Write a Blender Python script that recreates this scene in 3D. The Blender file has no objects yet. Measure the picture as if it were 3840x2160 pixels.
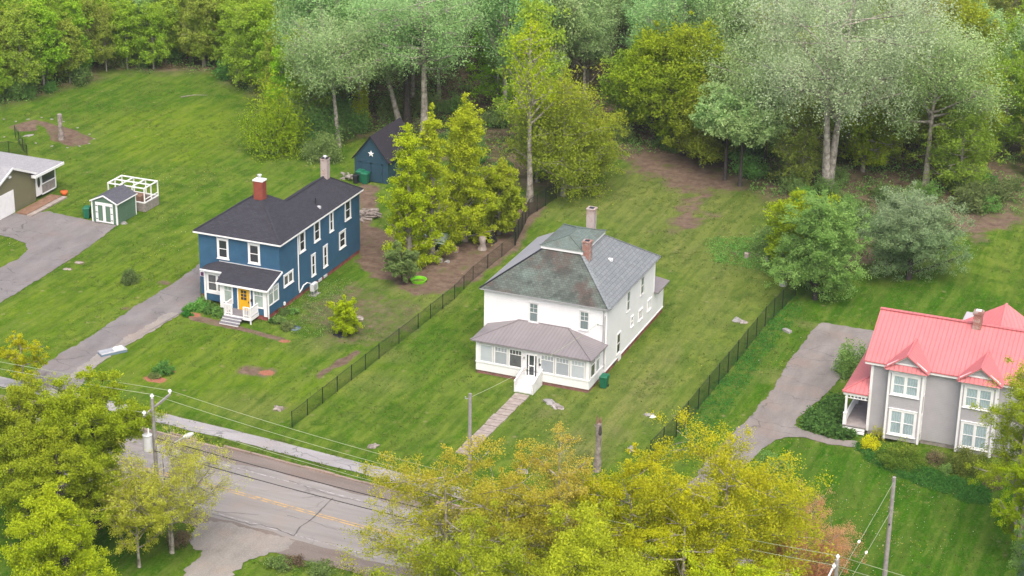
import bpy, math, random
import numpy as np
from mathutils import Vector, Matrix
random.seed(7); RNG=np.random.default_rng(7)
S=bpy.context.scene; COL=S.collection
# ---------------------------------------------------------------- camera
CAMP=np.array([56.9133,-135.2736,65.4343]); PITCH=0.3851; ROLL=0.0169; YAW=0.38058; FPX=7466.667
def _axes():
    cp,sp=math.cos(PITCH),math.sin(PITCH); cr,sr=math.cos(ROLL),math.sin(ROLL)
    U=np.array([1,0,0.]); V=np.array([0,-sp,-cp]); F=np.array([0,cp,-sp])
    R=cr*U-sr*V; D=sr*U+cr*V
    c,s=math.cos(YAW),math.sin(YAW); M=np.array([[c,-s,0],[s,c,0],[0,0,1]])
    return M@R,M@D,M@F
AX_R,AX_D,AX_F=_axes()
cd=bpy.data.cameras.new('camera'); cam=bpy.data.objects.new('camera',cd); COL.objects.link(cam)
cd.sensor_width=36; cd.lens=70; cd.clip_start=1; cd.clip_end=3000
m=Matrix.Identity(4)
for i in range(3):
    m[i][0]=AX_R[i]; m[i][1]=-AX_D[i]; m[i][2]=-AX_F[i]; m[i][3]=CAMP[i]
cam.matrix_world=m; S.camera=cam
# surveyed ground point under a point of the aerial picture (2576 wide survey grid)
def G(vx,vy,z=0.):
    x=(vx*3840/2576-1920)/FPX; y=(vy*3840/2576-1080)/FPX
    d=AX_F+AX_R*x+AX_D*y
    return (CAMP+d*((z-CAMP[2])/d[2]))
def top_h(P,vy):
    def py(h):
        q=np.array([P[0],P[1],h])-CAMP; return (q@AX_D/(q@AX_F)*FPX+1080)*2576/3840
    lo,hi=0.,60.
    for _ in range(50):
        mid=(lo+hi)/2
        if py(mid)>vy: lo=mid
        else: hi=mid
    return lo
# ---------------------------------------------------------------- light
W=bpy.data.worlds.new("World"); S.world=W; W.use_nodes=True
nt=W.node_tree; bg=nt.nodes['Background']; sky=nt.nodes.new('ShaderNodeTexSky')
sky.sky_type='NISHITA'; sky.sun_disc=False; sky.sun_elevation=math.radians(58); sky.sun_rotation=math.radians(150)
sky.air_density=0.7; sky.dust_density=6.0; sky.ozone_density=1.0
nt.links.new(sky.outputs[0],bg.inputs[0]); bg.inputs[1].default_value=0.15
sl=bpy.data.lights.new('sun','SUN'); sun=bpy.data.objects.new('sun',sl); COL.objects.link(sun)
sl.energy=1.1; sl.angle=math.radians(75); sl.color=(1,.965,.91)
el,az=math.radians(58),math.radians(150)
sd=Vector((math.sin(az)*math.cos(el),math.cos(az)*math.cos(el),math.sin(el)))
sun.rotation_euler=sd.to_track_quat('Z','Y').to_euler()
S.view_settings.view_transform='Standard'; S.view_settings.look='None'; S.view_settings.gamma=1
S.view_settings.exposure=0.95
S.render.engine='CYCLES'
S.cycles.max_bounces=6; S.cycles.transparent_max_bounces=8
# ---------------------------------------------------------------- helpers
def tag(o,label=None,cat=None,group=None,kind=None):
    if label: o['label']=label
    if cat: o['category']=cat
    if group: o['group']=group
    if kind: o['kind']=kind
    return o
def wloc(o):
    v=Vector((0,0,0))
    while o: v+=o.location; o=o.parent
    return v
def empty(name,loc,label,cat,group=None):
    o=bpy.data.objects.new(name,None); COL.objects.link(o); o.location=loc; o.empty_display_size=.3
    return tag(o,label,cat,group)
class MB:
    def __init__(s): s.v=[];s.f=[];s.m=[];s.mi=0
    def poly(s,pts,flip=False):
        b=len(s.v); s.v+= [tuple(p) for p in pts]; idx=list(range(b,b+len(pts)))
        s.f.append(idx[::-1] if flip else idx); s.m.append(s.mi)
    def box(s,x0,x1,y0,y1,z0,z1):
        x0,x1=min(x0,x1),max(x0,x1);y0,y1=min(y0,y1),max(y0,y1);z0,z1=min(z0,z1),max(z0,z1)
        s.hexa([(x0,y0,z0),(x1,y0,z0),(x1,y1,z0),(x0,y1,z0)],[(x0,y0,z1),(x1,y0,z1),(x1,y1,z1),(x0,y1,z1)]); return s
    def hexa(s,b,t):
        n=len(b); s.poly(b,True); s.poly(t)
        for i in range(n):
            j=(i+1)%n; s.poly([b[i],b[j],t[j],t[i]])
        return s
    def slab(s,pts,th):   # planar-ish polygon given ccw from above, thickened downward
        return s.hexa([(p[0],p[1],p[2]-th) for p in pts],pts)
    def bar(s,p,q,w,h=None):
        h=h or w; p=Vector(p);q=Vector(q); d=(q-p).normalized()
        a=d.cross(Vector((0,0,1)))
        if a.length<1e-3: a=Vector((1,0,0))
        a.normalize(); b=a.cross(d).normalized(); a*=w/2;b*=h/2
        r=[p-a-b,p+a-b,p+a+b,p-a+b]; t=[q-a-b,q+a-b,q+a+b,q-a+b]
        s.poly(r); s.poly(t,True)
        for i in range(4):
            j=(i+1)%4; s.poly([r[i],t[i],t[j],r[j]])
        return s
    def tube(s,pts,rad,n=8,cap=True):
        pts=[Vector(p) for p in pts]
        if not hasattr(rad,'__len__'): rad=[rad]*len(pts)
        rings=[]
        for i,p in enumerate(pts):
            d=(pts[min(i+1,len(pts)-1)]-pts[max(i-1,0)]).normalized()
            a=d.cross(Vector((.13,.97,.2)) if abs(d.y)<.8 else Vector((1,0,0.1))).normalized(); b=d.cross(a)
            base=len(s.v)
            for k in range(n):
                t=2*math.pi*k/n; q=p+(a*math.cos(t)+b*math.sin(t))*rad[i]; s.v.append(tuple(q))
            rings.append(base)
        for i in range(len(rings)-1):
            for k in range(n):
                k2=(k+1)%n; s.f.append([rings[i]+k,rings[i]+k2,rings[i+1]+k2,rings[i+1]+k]); s.m.append(s.mi)
        if cap:
            s.f.append([rings[0]+k for k in range(n)][::-1]); s.m.append(s.mi)
            s.f.append([rings[-1]+k for k in range(n)]); s.m.append(s.mi)
        return s
    def build(s,name,mats,parent=None,smooth=False,loc=None):
        me=bpy.data.meshes.new(name)
        off=wloc(parent) if parent else Vector(loc or (0,0,0))
        me.from_pydata([tuple(Vector(p)-off) for p in s.v],[],s.f)
        if not isinstance(mats,(list,tuple)): mats=[mats]
        for mm in mats: me.materials.append(mm)
        me.polygons.foreach_set('material_index',s.m)
        uv=me.uv_layers.new(name='UVMap')
        for p in me.polygons:
            n=p.normal; t=Vector((0,0,1)).cross(n)
            if t.length<1e-3: t=Vector((1,0,0))
            t.normalize(); w=n.cross(t)
            for li in p.loop_indices:
                c=me.vertices[me.loops[li].vertex_index].co+off; uv.data[li].uv=(c.dot(t),c.dot(w))
        if smooth: me.polygons.foreach_set('use_smooth',[True]*len(me.polygons))
        me.update()
        o=bpy.data.objects.new(name,me); COL.objects.link(o)
        if parent: o.parent=parent
        else: o.location=off
        return o
# ---------------------------------------------------------------- materials
def newmat(name):
    mt=bpy.data.materials.new(name); mt.use_nodes=True; t=mt.node_tree; t.nodes.clear()
    return mt,t
class N:
    def __init__(s,t): s.t=t
    def __call__(s,typ,ins=None,**kw):
        n=s.t.nodes.new('ShaderNode'+typ)
        for k,v in kw.items(): setattr(n,k,v)
        for k,v in (ins or {}).items():
            if hasattr(v,'is_output'): s.t.links.new(v,n.inputs[k])
            else: n.inputs[k].default_value=v
        return n
    def noise(s,co,scale,detail=3,rough=.55): return s('TexNoise',{'Vector':co,'Scale':scale,'Detail':detail,'Roughness':rough}).outputs[0]
    def mix(s,f,a,b,bt='MIX'):
        n=s.t.nodes.new('ShaderNodeMix'); n.data_type='RGBA'; n.blend_type=bt
        for i,v in ((0,f),(6,a),(7,b)):
            if hasattr(v,'is_output'): s.t.links.new(v,n.inputs[i])
            elif i==0: n.inputs[0].default_value=v
            else: n.inputs[i].default_value=tuple(v)+(1,) if len(v)==3 else v
        return n.outputs[2]
    def ramp(s,f,a,b,va=0.,vb=1.): return s('MapRange',{0:f,1:a,2:b,3:va,4:vb}).outputs[0]
    def math(s,op,a,b=None,c=None):
        n=s('Math',operation=op)
        for i,v in enumerate((a,b,c)):
            if v is None: continue
            if hasattr(v,'is_output'): s.t.links.new(v,n.inputs[i])
            else: n.inputs[i].default_value=v
        return n.outputs[0]
    def out(s,col,rough=.8,height=None,dist=.02,strength=.6,spec=.3,metal=0.):
        p=s('BsdfPrincipled'); 
        for i,v in (('Base Color',col),('Roughness',rough),('Specular IOR Level',spec),('Metallic',metal)):
            if hasattr(v,'is_output'): s.t.links.new(v,p.inputs[i])
            elif i=='Base Color': p.inputs[i].default_value=tuple(v)+(1,)
            else: p.inputs[i].default_value=v
        if height is not None:
            b=s('Bump',{'Height':height,'Distance':dist,'Strength':strength}); s.t.links.new(b.outputs[0],p.inputs['Normal'])
        o=s('OutputMaterial'); s.t.links.new(p.outputs[0],o.inputs[0]); return p
def mul(c,k): return tuple(min(1,x*k) for x in c)
def plain(name,col,rough=.75,var=.18,scale=2.5,bump=.0,col2=None,spec=.3,metal=0.):
    mt,t=newmat(name); n=N(t); co=n('TexCoord').outputs['Object']
    f=n.ramp(n.noise(co,scale,5),.3,.7)
    c=n.mix(f,mul(col,1-var),col2 or mul(col,1+var))
    f2=n.noise(co,scale*9,3); c=n.mix(n.ramp(f2,.35,.75,0,var),c,mul(col,.6))
    n.out(c,rough,f2 if bump else None,bump or .01,.7,spec,metal); return mt
def siding(name,col,sp=.12,dirt=.12,line=.55,dirtcol=(.35,.3,.22),grime=.0):
    mt,t=newmat(name); n=N(t); tc=n('TexCoord'); uv=tc.outputs['UV']; co=tc.outputs['Object']
    z=n('SeparateXYZ',{0:uv}).outputs[1]
    fr=n.math('FRACT',n.math('DIVIDE',z,sp))
    ln=n.ramp(fr,.0,.16,1.,0.)
    wob=n.ramp(n.noise(co,.8,4),.35,.65,.35,1.)
    c=n.mix(n.ramp(n.noise(co,1.3,5),.3,.75),col,mul(col,1-dirt))
    c=n.mix(n.math('MULTIPLY',n.math('MULTIPLY',ln,wob),line),c,mul(col,.45))
    st=n('Mapping',{0:uv,3:(3.,.35,1)}).outputs[0]
    c=n.mix(n.ramp(n.noise(st,2.,5),.56,.8,0,dirt*1.6),c,dirtcol)
    n.out(c,.6,fr,.02,.5,.3); return mt
def shingle(name,cols,w=.32,h=.16,moss=None,line=.6,contrast=1.,mscale=.6):
    mt,t=newmat(name); n=N(t); tc=n('TexCoord'); uv=tc.outputs['UV']; co=tc.outputs['Object']
    wn=n('TexNoise',{'Vector':uv,'Scale':2.2,'Detail':2.}); wu=n('VectorMath',{0:wn.outputs['Color'],1:(.06,.06,0)},operation='MULTIPLY').outputs[0]
    uw=n('VectorMath',{0:uv,1:wu},operation='ADD').outputs[0]
    br=n('TexBrick',{'Vector':uw,'Color1':(0,0,0,1),'Color2':(1,1,1,1),'Mortar':(.5,.5,.5,1),'Scale':1.,'Mortar Size':.012,'Mortar Smooth':.2,'Brick Width':w,'Row Height':h})
    br.offset=.5
    c=n.mix(br.outputs[0],cols[0],cols[1])
    c=n.mix(n.ramp(n.noise(co,1.1,6,.65),.35,.7,0,.7),c,cols[2])
    if moss:
        for mc,sc,a,b,am,off in moss:
            mp=n('Mapping',{0:co,1:(off,off*.7,0)}).outputs[0]
            c=n.mix(n.ramp(n.noise(mp,sc,5,.6),a,b,0,am),c,mc)
    c=n.mix(n.math('MULTIPLY',br.outputs['Fac'],line),c,mul(cols[0],.35))
    fine=n.noise(co,14,4,.7); c=n.mix(n.ramp(fine,.4,.8,0,.3),c,mul(cols[1],1.35))
    n.out(c,.85,n.math('SUBTRACT',n.math('MULTIPLY',fine,.4),br.outputs['Fac']),.02,.7,.2); return mt
def ribbed(name,col,sp=.3,var=.08,rough=.45,line=.35,stain=None):
    mt,t=newmat(name); n=N(t); tc=n('TexCoord'); uv=tc.outputs['UV']; co=tc.outputs['Object']
    x=n('SeparateXYZ',{0:uv}).outputs[0]; fr=n.math('FRACT',n.math('DIVIDE',x,sp))
    d=n.math('ABSOLUTE',n.math('SUBTRACT',fr,.5)); rib=n.ramp(d,.0,.14,1.,0.)
    c=n.mix(n.ramp(n.noise(co,.5,5),.3,.7),mul(col,1-var),mul(col,1+var))
    st=n('Mapping',{0:uv,3:(1.2,.25,1)}).outputs[0]
    c=n.mix(n.ramp(n.noise(st,1.6,6,.65),.45,.8,0,.35),c,stain or mul(col,.72))
    c=n.mix(n.math('MULTIPLY',n.ramp(d,.10,.16,1.,0.),line),c,mul(col,.7))
    n.out(c,rough,rib,.03,.8,.35); return mt
def brickmat(name,c1,c2,mortar,w=.22,h=.075,white=None):
    mt,t=newmat(name); n=N(t); tc=n('TexCoord'); uv=tc.outputs['UV']; co=tc.outputs['Object']
    br=n('TexBrick',{'Vector':uv,'Color1':tuple(c1)+(1,),'Color2':tuple(c2)+(1,),'Mortar':tuple(mortar)+(1,),'Scale':1.,'Mortar Size':.009,'Brick Width':w,'Row Height':h})
    c=n.mix(n.ramp(n.noise(co,2.5,6,.65),.4,.75,0,.6),br.outputs[0],mul(c1,.55))
    if white: c=n.mix(n.ramp(n.noise(co,1.9,5,.6),white[1],white[1]+.08,0,1),c,white[0])
    n.out(c,.9,br.outputs['Fac'],-.01,.6,.2); return mt
def glass(name,base,curtain=None,fold_shade=0.,spec=.6,bright=1.):
    mt,t=newmat(name); n=N(t); tc=n('TexCoord'); uv=tc.outputs['UV']; co=tc.outputs['Object']
    c=n.mix(n.ramp(n.noise(co,1.7,4),.35,.7),base,mul(base,1.5))
    if curtain:
        x=n('SeparateXYZ',{0:uv}).outputs[0]
        w=n.math('SINE',n.math('ADD',n.math('MULTIPLY',x,34.),n.math('MULTIPLY',n.noise(co,2.5,3),14.))); f=n.ramp(w,-1,1,1-fold_shade*.7,1.)
        cc=n.mix(f,mul(curtain,.45),curtain)  # shade of the curtain folds is painted as darker stripes on flat panes
        c=n.mix(n.ramp(n.noise(co,.9,3),.25,.5,.55,1),c,cc)
    n.out(c,.06,None,spec=spec); return mt
M={}
M['white']=plain('white_paint',(.78,.78,.77),.55,.05,2.); M['whitedirty']=plain('weathered_white_paint',(.66,.66,.65),.65,.14,1.6)
M['wsiding']=siding('white_clapboard',(.80,.80,.80),.19,.06,.36)
M['bsiding']=siding('blue_clapboard',(.042,.122,.215),.14,.2,.5,(.06,.09,.1))
M['gsiding']=siding('grey_clapboard',(.43,.415,.435),.14,.1,.42)
M['osiding']=siding('olive_siding',(.19,.18,.105),.15,.08,.35)
M['grnsiding']=siding('sage_green_siding',(.105,.185,.125),.3,.08,.4)
M['barnblue']=siding('dark_blue_boards',(.026,.068,.10),.2,.15,.4,(.04,.05,.05))
M['asph']=shingle('charcoal_asphalt_shingle',[(.030,.030,.038),(.048,.048,.058),(.038,.038,.048)],.35,.15)
M['barnroof']=shingle('dark_plum_shingle',[(.026,.025,.032),(.038,.036,.045),(.034,.028,.036)],.35,.15)
M['greyshingle']=shingle('light_grey_shingle',[(.25,.25,.26),(.33,.33,.34),(.28,.28,.29)],.35,.15,line=.3)
M['shedroof']=shingle('slate_grey_shingle',[(.075,.078,.095),(.11,.112,.13),(.085,.088,.1)],.35,.15)
M['mossroof']=shingle('mossy_old_shingle',[(.062,.075,.066),(.125,.15,.13),(.085,.1,.085)],.30,.21,
   [((.085,.055,.048),.28,.50,.60,.85,3.1),((.03,.034,.03),.9,.5,.62,.55,9.),((.16,.22,.19),.45,.55,.7,.5,14.)],.8)
M['tileroof']=shingle('blue_grey_interlocking_shingle',[(.150,.168,.178),(.205,.223,.232),(.165,.182,.19)],.44,.31,None,1.)
M['deckroof']=shingle('green_grey_old_shingle',[(.10,.135,.12),(.15,.19,.17),(.12,.15,.135)],.3,.2,[((.09,.08,.06),.7,.5,.65,.6,5.)],.5)
M['greymetal']=ribbed('plain_grey_metal',(.33,.33,.35),.6,.05,.5,.15)
M['porchmetal']=ribbed('taupe_ribbed_metal',(.215,.195,.20),.3,.1,.5,.5)
M['redmetal']=ribbed('faded_red_ribbed_metal',(.51,.155,.16),.32,.08,.5,.34,(.57,.21,.21))
M['brick']=brickmat('red_brown_brick',(.20,.065,.05),(.27,.10,.08),(.3,.27,.25))
M['brickred']=brickmat('orange_red_brick',(.30,.07,.045),(.26,.06,.04),(.24,.09,.07))
M['brickworn']=brickmat('worn_rendered_brick',(.27,.10,.075),(.33,.15,.11),(.4,.35,.31),white=((.36,.30,.27),.50))
M['brickpale']=brickmat('pale_rendered_brick',(.35,.24,.20),(.45,.36,.32),(.5,.45,.41),white=((.42,.36,.335),.44))
M['redfound']=plain('red_painted_concrete',(.25,.055,.05),.85,.25,2.,.01,(.32,.13,.11))
M['stone']=plain('rough_stone',(.27,.24,.215),.9,.35,3.,.03,(.42,.38,.36)); M['greystone']=plain('grey_stone',(.27,.26,.25),.9,.3,3.,.03)
M['deadwood']=plain('weathered_dead_wood',(.20,.165,.14),.9,.4,3.,.04,(.42,.37,.33)); M['wood']=plain('grey_weathered_wood',(.27,.245,.22),.85,.25,4.,.01)
M['pole']=plain('weathered_utility_pole_wood',(.27,.255,.24),.85,.22,5.,.01); M['brownwood']=plain('brown_boards',(.22,.13,.085),.85,.25,3.,.01)
M['green']=plain('green_bin_plastic',(.012,.125,.065),.5,.15,3.); M['black']=plain('black_plastic',(.02,.021,.026),.45,.2,3.)
M['darkmetal']=plain('black_coated_metal',(.012,.022,.018),.5,.2,6.); M['greyMetal2']=plain('pale_grey_painted_metal',(.55,.56,.57),.45,.08,3.)
M['galv']=plain('galvanised_metal',(.42,.43,.44),.4,.15,5.,metal=.3)
M['yellow']=plain('yellow_door_paint',(.66,.36,.015),.5,.06,3.); M['lime']=plain('lime_green_plastic',(.20,.60,.02),.45,.08,2.)
M['orange']=plain('terracotta_orange',(.62,.12,.03),.7,.1,3.)
M['deckgrey']=plain('grey_painted_deck',(.17,.165,.18),.7,.15,2.); M['porchfloor']=plain('worn_porch_floor',(.31,.28,.27),.7,.15,2.)
M['slabstone']=plain('brown_paving_stone',(.29,.24,.205),.9,.25,2.,.02,(.37,.325,.29))
M['ceramic']=plain('white_ceramic',(.8,.8,.8),.2,.03,2.); M['blueplastic']=plain('dusty_blue_plastic',(.15,.21,.27),.5,.1,2.)
M['wire']=plain('weathered_wire',(.31,.35,.23),.6,.1,3.); M['wiredark']=plain('dark_cable',(.03,.03,.034),.6,.1,3.)
M['bark']=plain('grey_brown_bark',(.135,.115,.095),.95,.35,4.,.03,(.22,.195,.165)); M['barkpale']=plain('pale_poplar_bark',(.19,.165,.13),.9,.45,2.6,.03,(.52,.48,.41))
M['barkdark']=plain('dark_bark',(.06,.052,.045),.95,.35,4.,.03); M['barklight']=plain('light_grey_bark',(.25,.225,.19),.9,.3,3.,.02)
M['gdark']=glass('dark_window_glass',(.03,.036,.04)); M['gblind']=glass('window_glass_over_blind',(.30,.33,.345),(.46,.50,.53),.06,.5)
M['gblind2']=glass('window_glass_over_half_blind',(.22,.24,.255),(.34,.37,.40),.06,.5)
M['gcurt']=glass('window_glass_over_curtain',(.10,.14,.16),(.38,.48,.50),.55,.6)
M['gteal']=glass('window_glass_teal',(.10,.15,.15),(.17,.22,.22),.2,.6); M['ggreen']=glass('porch_window_glass',(.06,.085,.07),(.35,.42,.38),.2,.6)
M['gmid']=glass('window_glass_grey',(.085,.09,.095),None,0,.6)
# ================================================================ GROUND
def _h(ix,iy,s):
    n=(ix.astype(np.int64)*374761393+iy.astype(np.int64)*668265263+s*2147483647)&0xffffffff
    n=((n^(n>>13))*1274126177)&0xffffffff
    return ((n^(n>>16))&0xffff)/65535.
def vnoise(x,y,s=0):
    ix=np.floor(x);iy=np.floor(y);fx=x-ix;fy=y-iy;fx=fx*fx*(3-2*fx);fy=fy*fy*(3-2*fy)
    a=_h(ix,iy,s);b=_h(ix+1,iy,s);c=_h(ix,iy+1,s);d=_h(ix+1,iy+1,s)
    return (a*(1-fx)+b*fx)*(1-fy)+(c*(1-fx)+d*fx)*fy
def fbm(x,y,s=0,o=4):
    r=0;a=.5;t=0
    for i in range(o): r=r+a*vnoise(x*2**i+i*17.3,y*2**i-i*9.1,s+i); t+=a;a*=.5
    return r/t
def sdf(px,py,poly):
    d=np.full(px.shape,1e9);ins=np.zeros(px.shape,bool); n=len(poly)
    for i in range(n):
        ax,ay=poly[i];bx,by=poly[(i+1)%n]; ex,ey=bx-ax,by-ay; wx,wy=px-ax,py-ay
        t=np.clip((wx*ex+wy*ey)/(ex*ex+ey*ey+1e-12),0,1); d=np.minimum(d,(wx-ex*t)**2+(wy-ey*t)**2)
        c=((ay<=py)!=(by<=py))&(px<ex*(py-ay)/(ey if abs(ey)>1e-12 else 1e-12)+ax); ins^=c
    d=np.sqrt(d); return np.where(ins,-d,d)
def GP(*pts): return [tuple(G(*p)[:2]) for p in pts]
xs=np.concatenate([np.linspace(-420,-112,24)[:-1],np.arange(-112,62,.33),np.linspace(62,420,26)[1:]])
ys=np.concatenate([np.linspace(-300,-62,18)[:-1],np.arange(-62,150,.33),np.linspace(150,700,30)[1:]])
gx,gy=np.meshgrid(xs,ys); X=gx.ravel();Y=gy.ravel()
n1=fbm(X*.35,Y*.35,3); n2=fbm(X*1.3,Y*1.3,11); n3=fbm(X*.09,Y*.09,23)
wob=(n1-.5)*2.6+(n2-.5)*1.1
def soft(poly,w=.6,wb=1.): 
    return np.clip(.5-(sdf(X,Y,poly)+wob*wb)/(2*w),0,1)
def blob(vx,vy,rx,ry,w=.5,wb=.5):
    c=G(vx,vy); e=np.sqrt(((X-c[0])/rx)**2+((Y-c[1])/ry)**2)-1
    return np.clip(.5-(e*min(rx,ry)+wob*wb)/(2*w),0,1)
edge=[(-110,30),(-90,34),(-76,39),(-73.5,46),(-71,58),(-60,62.5),(-51,56),(-42,45),(-37,45),(-33,50),(-29,52),(-24,46),(-14,40),(-9,38),(-8,52),(-2,57),(5,53),(10,48),(17,44),(22,30),(28,36),(29,50),(36,54),(48,54),(70,52),(160,80),(160,420),(-220,420),(-160,30)]
forest=soft(edge,1.6,1.)
dirt=np.zeros_like(X)
for p,w,wb in [
 ([(905,560),(1010,585),(1110,640),(1290,540),(1330,490),(1370,505),(1300,625),(1195,705),(1110,735),(1040,745),(985,705),(930,700),(900,650)],.8,.6),
 ([(1560,345),(1700,370),(1850,420),(1870,470),(1720,480),(1600,430),(1540,400)],3.,2.),
 ([(1700,500),(1790,480),(1760,560),(1690,600)],2.,2.),
 ([(85,300),(160,318),(238,348),(225,362),(180,372),(130,350)],.4,.3),
 ([(20,318),(90,300),(100,330),(50,330)],.5,.4),
 ([(2360,520),(2576,510),(2576,560),(2450,600),(2380,570)],2.6,2.),
 ([(790,945),(900,875),(915,885),(800,955)],.35,.4),
 ([(470,790),(520,800),(720,850),(715,862),(600,830),(480,805)],.25,.15),
 ([(905,460),(945,470),(940,560),(905,590)],.6,.5),
 ]: dirt=np.maximum(dirt,soft(GP(*p),w,wb))
dirt=np.maximum(dirt,.50*soft(GP((735,760),(900,690),(1010,745),(980,830),(900,880),(800,870),(720,820)),1.5,1.5)); dirt=np.maximum(dirt,.46*soft(GP((880,760),(1000,740),(1110,735),(1080,800),(930,900),(860,880)),1.5,2.))
for b in [(645,937,1.5,1.1),(700,1030,.5,.5),(420,712,.5,.4),(320,775,.6,.5),(197,660,.5,.3),(168,676,.45,.25),(1880,640,1.6,.9),(2000,1085,.5,.5),(1310,690,1.2,1.2)]: dirt=np.maximum(dirt,.8*blob(*b))
red=np.zeros_like(X)
for b in [(393,955,.95,.55),(435,935,.6,.35),(485,792,.6,.4),(715,857,.5,.35),(665,938,.7,.5)]: red=np.maximum(red,blob(*b,.3,.3))
dry=np.zeros_like(X)
for b,a in [((1500,1130,1.4,1.8),.6),((1640,962,1.6,.8),.8),((1600,1020,1.2,1.6),.6),((1545,1080,1.2,2.2),.7),((1570,1090,1.,1.6),.6),((1960,950,1.3,.9),.8),((1985,960,.9,.7),.8),((2020,815,.9,.4),.9),((1010,735,1.4,1.),.6),((990,720,2,1.2),.5),((800,870,2.,1.4),.35),((1800,640,2.5,3.),.3),((1480,540,1.4,1.5),.45),((1400,640,1.,1.5),.3),((640,1020,3,2.),.3),((980,890,1.2,1.),.4),((420,770,2,1),.25),((1730,620,2.,3.5),.45),((1390,1040,1.6,1.2),.5),((930,960,3,2.),.25),((1090,760,2.5,2.),.35)]: dry=np.maximum(dry,a*blob(*b,1.,.8))
dry=np.maximum(dry,.5*soft([(11.5,-14),(14.5,-17),(16.5,-4),(15.5,8),(13,14),(12.2,2)],1.2,1.))
brown=soft(GP((1330,540),(1560,420),(1900,470),(1980,600),(1960,740),(1800,900),(1650,900),(1690,700),(1500,560)),4,2.)
dry=np.maximum(dry,.38*brown)
dry=np.maximum(dry,.28*soft(GP((1230,900),(1640,930),(1960,740),(1700,1100),(1500,1150),(1300,1100)),3,2.))
lush=np.zeros_like(X)  # deep green mask: lush grass, plus the dark of shaded ground painted in
for p,a in [([(1690,1105),(1990,740),(2130,800),(2060,830),(1900,1010),(1820,1110)],.75),([(1900,1170),(1990,1105),(2150,1130),(2576,1230),(2576,1600),(1950,1600)],1.),([(2000,720),(2400,700),(2576,760),(2576,900),(2000,780)],.9),([(2010,1060),(2110,960),(2150,1100)],.9),([(905,640),(990,700),(1050,760),(960,850),(760,850),(700,800)],.45),([(1000,880),(1140,800),(1180,850),(1080,930),(1020,960)],.5),([(1800,590),(1980,640),(1960,690),(1760,690)],.8),([(0,270),(200,190),(420,180),(600,190),(650,230),(480,260),(250,300)],.35),([(500,560),(760,420),(860,380),(880,450),(700,460)],.3),([(0,1240),(330,1330),(420,1449),(0,1449)],.9),([(2130,1170),(2200,1170),(2500,1290),(2480,1330),(2300,1260),(2150,1200)],1.)]: lush=np.maximum(lush,a*soft(GP(*p),1.2,1.))
lime_=np.zeros_like(X)
for p,a in [([(0,760),(500,560),(640,700),(430,860),(200,1000),(0,1000)],.45),([(300,880),(560,820),(760,900),(700,1010),(480,1010),(300,960)],.6),([(720,1010),(900,905),(915,925),(740,1030)],.9),([(250,290),(560,260),(640,330),(500,420),(300,400)],.75),([(430,260),(520,250),(560,330),(450,370)],.6),([(0,600),(70,615),(40,660),(0,680)],.4)]: lime_=np.maximum(lime_,a*soft(GP(*p),1.8,1.2))
# shoulder of the road and the verge strip
flow=np.zeros_like(X)
for p,a in [([(1900,1170),(1990,1105),(2150,1130),(2420,1230),(2300,1600),(1950,1600)],1.),([(1830,1110),(1900,1010),(2030,850),(1990,840),(1870,980),(1780,1090)],.6),([(150,500),(230,520),(230,560),(130,550)],1.),([(0,595),(60,615),(50,660),(0,680)],1.),([(300,420),(560,430),(420,560),(380,520)],.5),([(430,560),(500,560),(460,640),(380,650)],.4),([(2000,870),(2010,850),(1960,960),(1900,990)],.7),([(2370,560),(2500,600),(2450,680),(2380,640)],.5)]: flow=np.maximum(flow,a*soft(GP(*p),1.5,1.))
zz=(fbm(X*.5,Y*.5,41)-.5)*.10
zz+=np.clip(forest,0,1)*(fbm(X*.12,Y*.12,51)-.4)*1.2
# keep level below hard surfaces and houses, checked against their outlines further down
me=bpy.data.meshes.new('lawn_ground'); nx,ny=len(xs),len(ys)
flat=np.zeros_like(X)
HARD=[]
def finish_ground():
    global zz
    keep=np.zeros_like(X)
    for p in HARD: keep=np.maximum(keep,np.clip(1-(sdf(X,Y,p)-.3)/.8,0,1))
    z=zz*(1-keep)-.02*keep
    v=np.stack([X,Y,z],1).astype(np.float32)
    i=np.arange((nx-1)*(ny-1)); r=i//(nx-1);c=i%(nx-1); a=r*nx+c
    q=np.stack([a,a+1,a+nx+1,a+nx],1).astype(np.int32)
    me.vertices.add(len(v)); me.vertices.foreach_set('co',v.ravel())
    me.loops.add(q.size); me.loops.foreach_set('vertex_index',q.ravel())
    me.polygons.add(len(q)); me.polygons.foreach_set('loop_start',np.arange(0,q.size,4,dtype=np.int32)); me.polygons.foreach_set('loop_total',np.full(len(q),4,np.int32))
    me.polygons.foreach_set('use_smooth',np.ones(len(q),bool))
    me.update()
    for nm,ch in (('zone_a',(dirt,forest,lush)),('zone_b',(dry,red,lime_))):
        at=me.attributes.new(nm,'FLOAT_COLOR','POINT'); d=np.ones((len(v),4),np.float32)
        for k in range(3): d[:,k]=ch[k]
        at.data.foreach_set('color',d.ravel())
    me.materials.append(ground_mat())
    o=bpy.data.objects.new('lawn_ground',me); COL.objects.link(o); tag(o,kind='structure')
    return z
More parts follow.
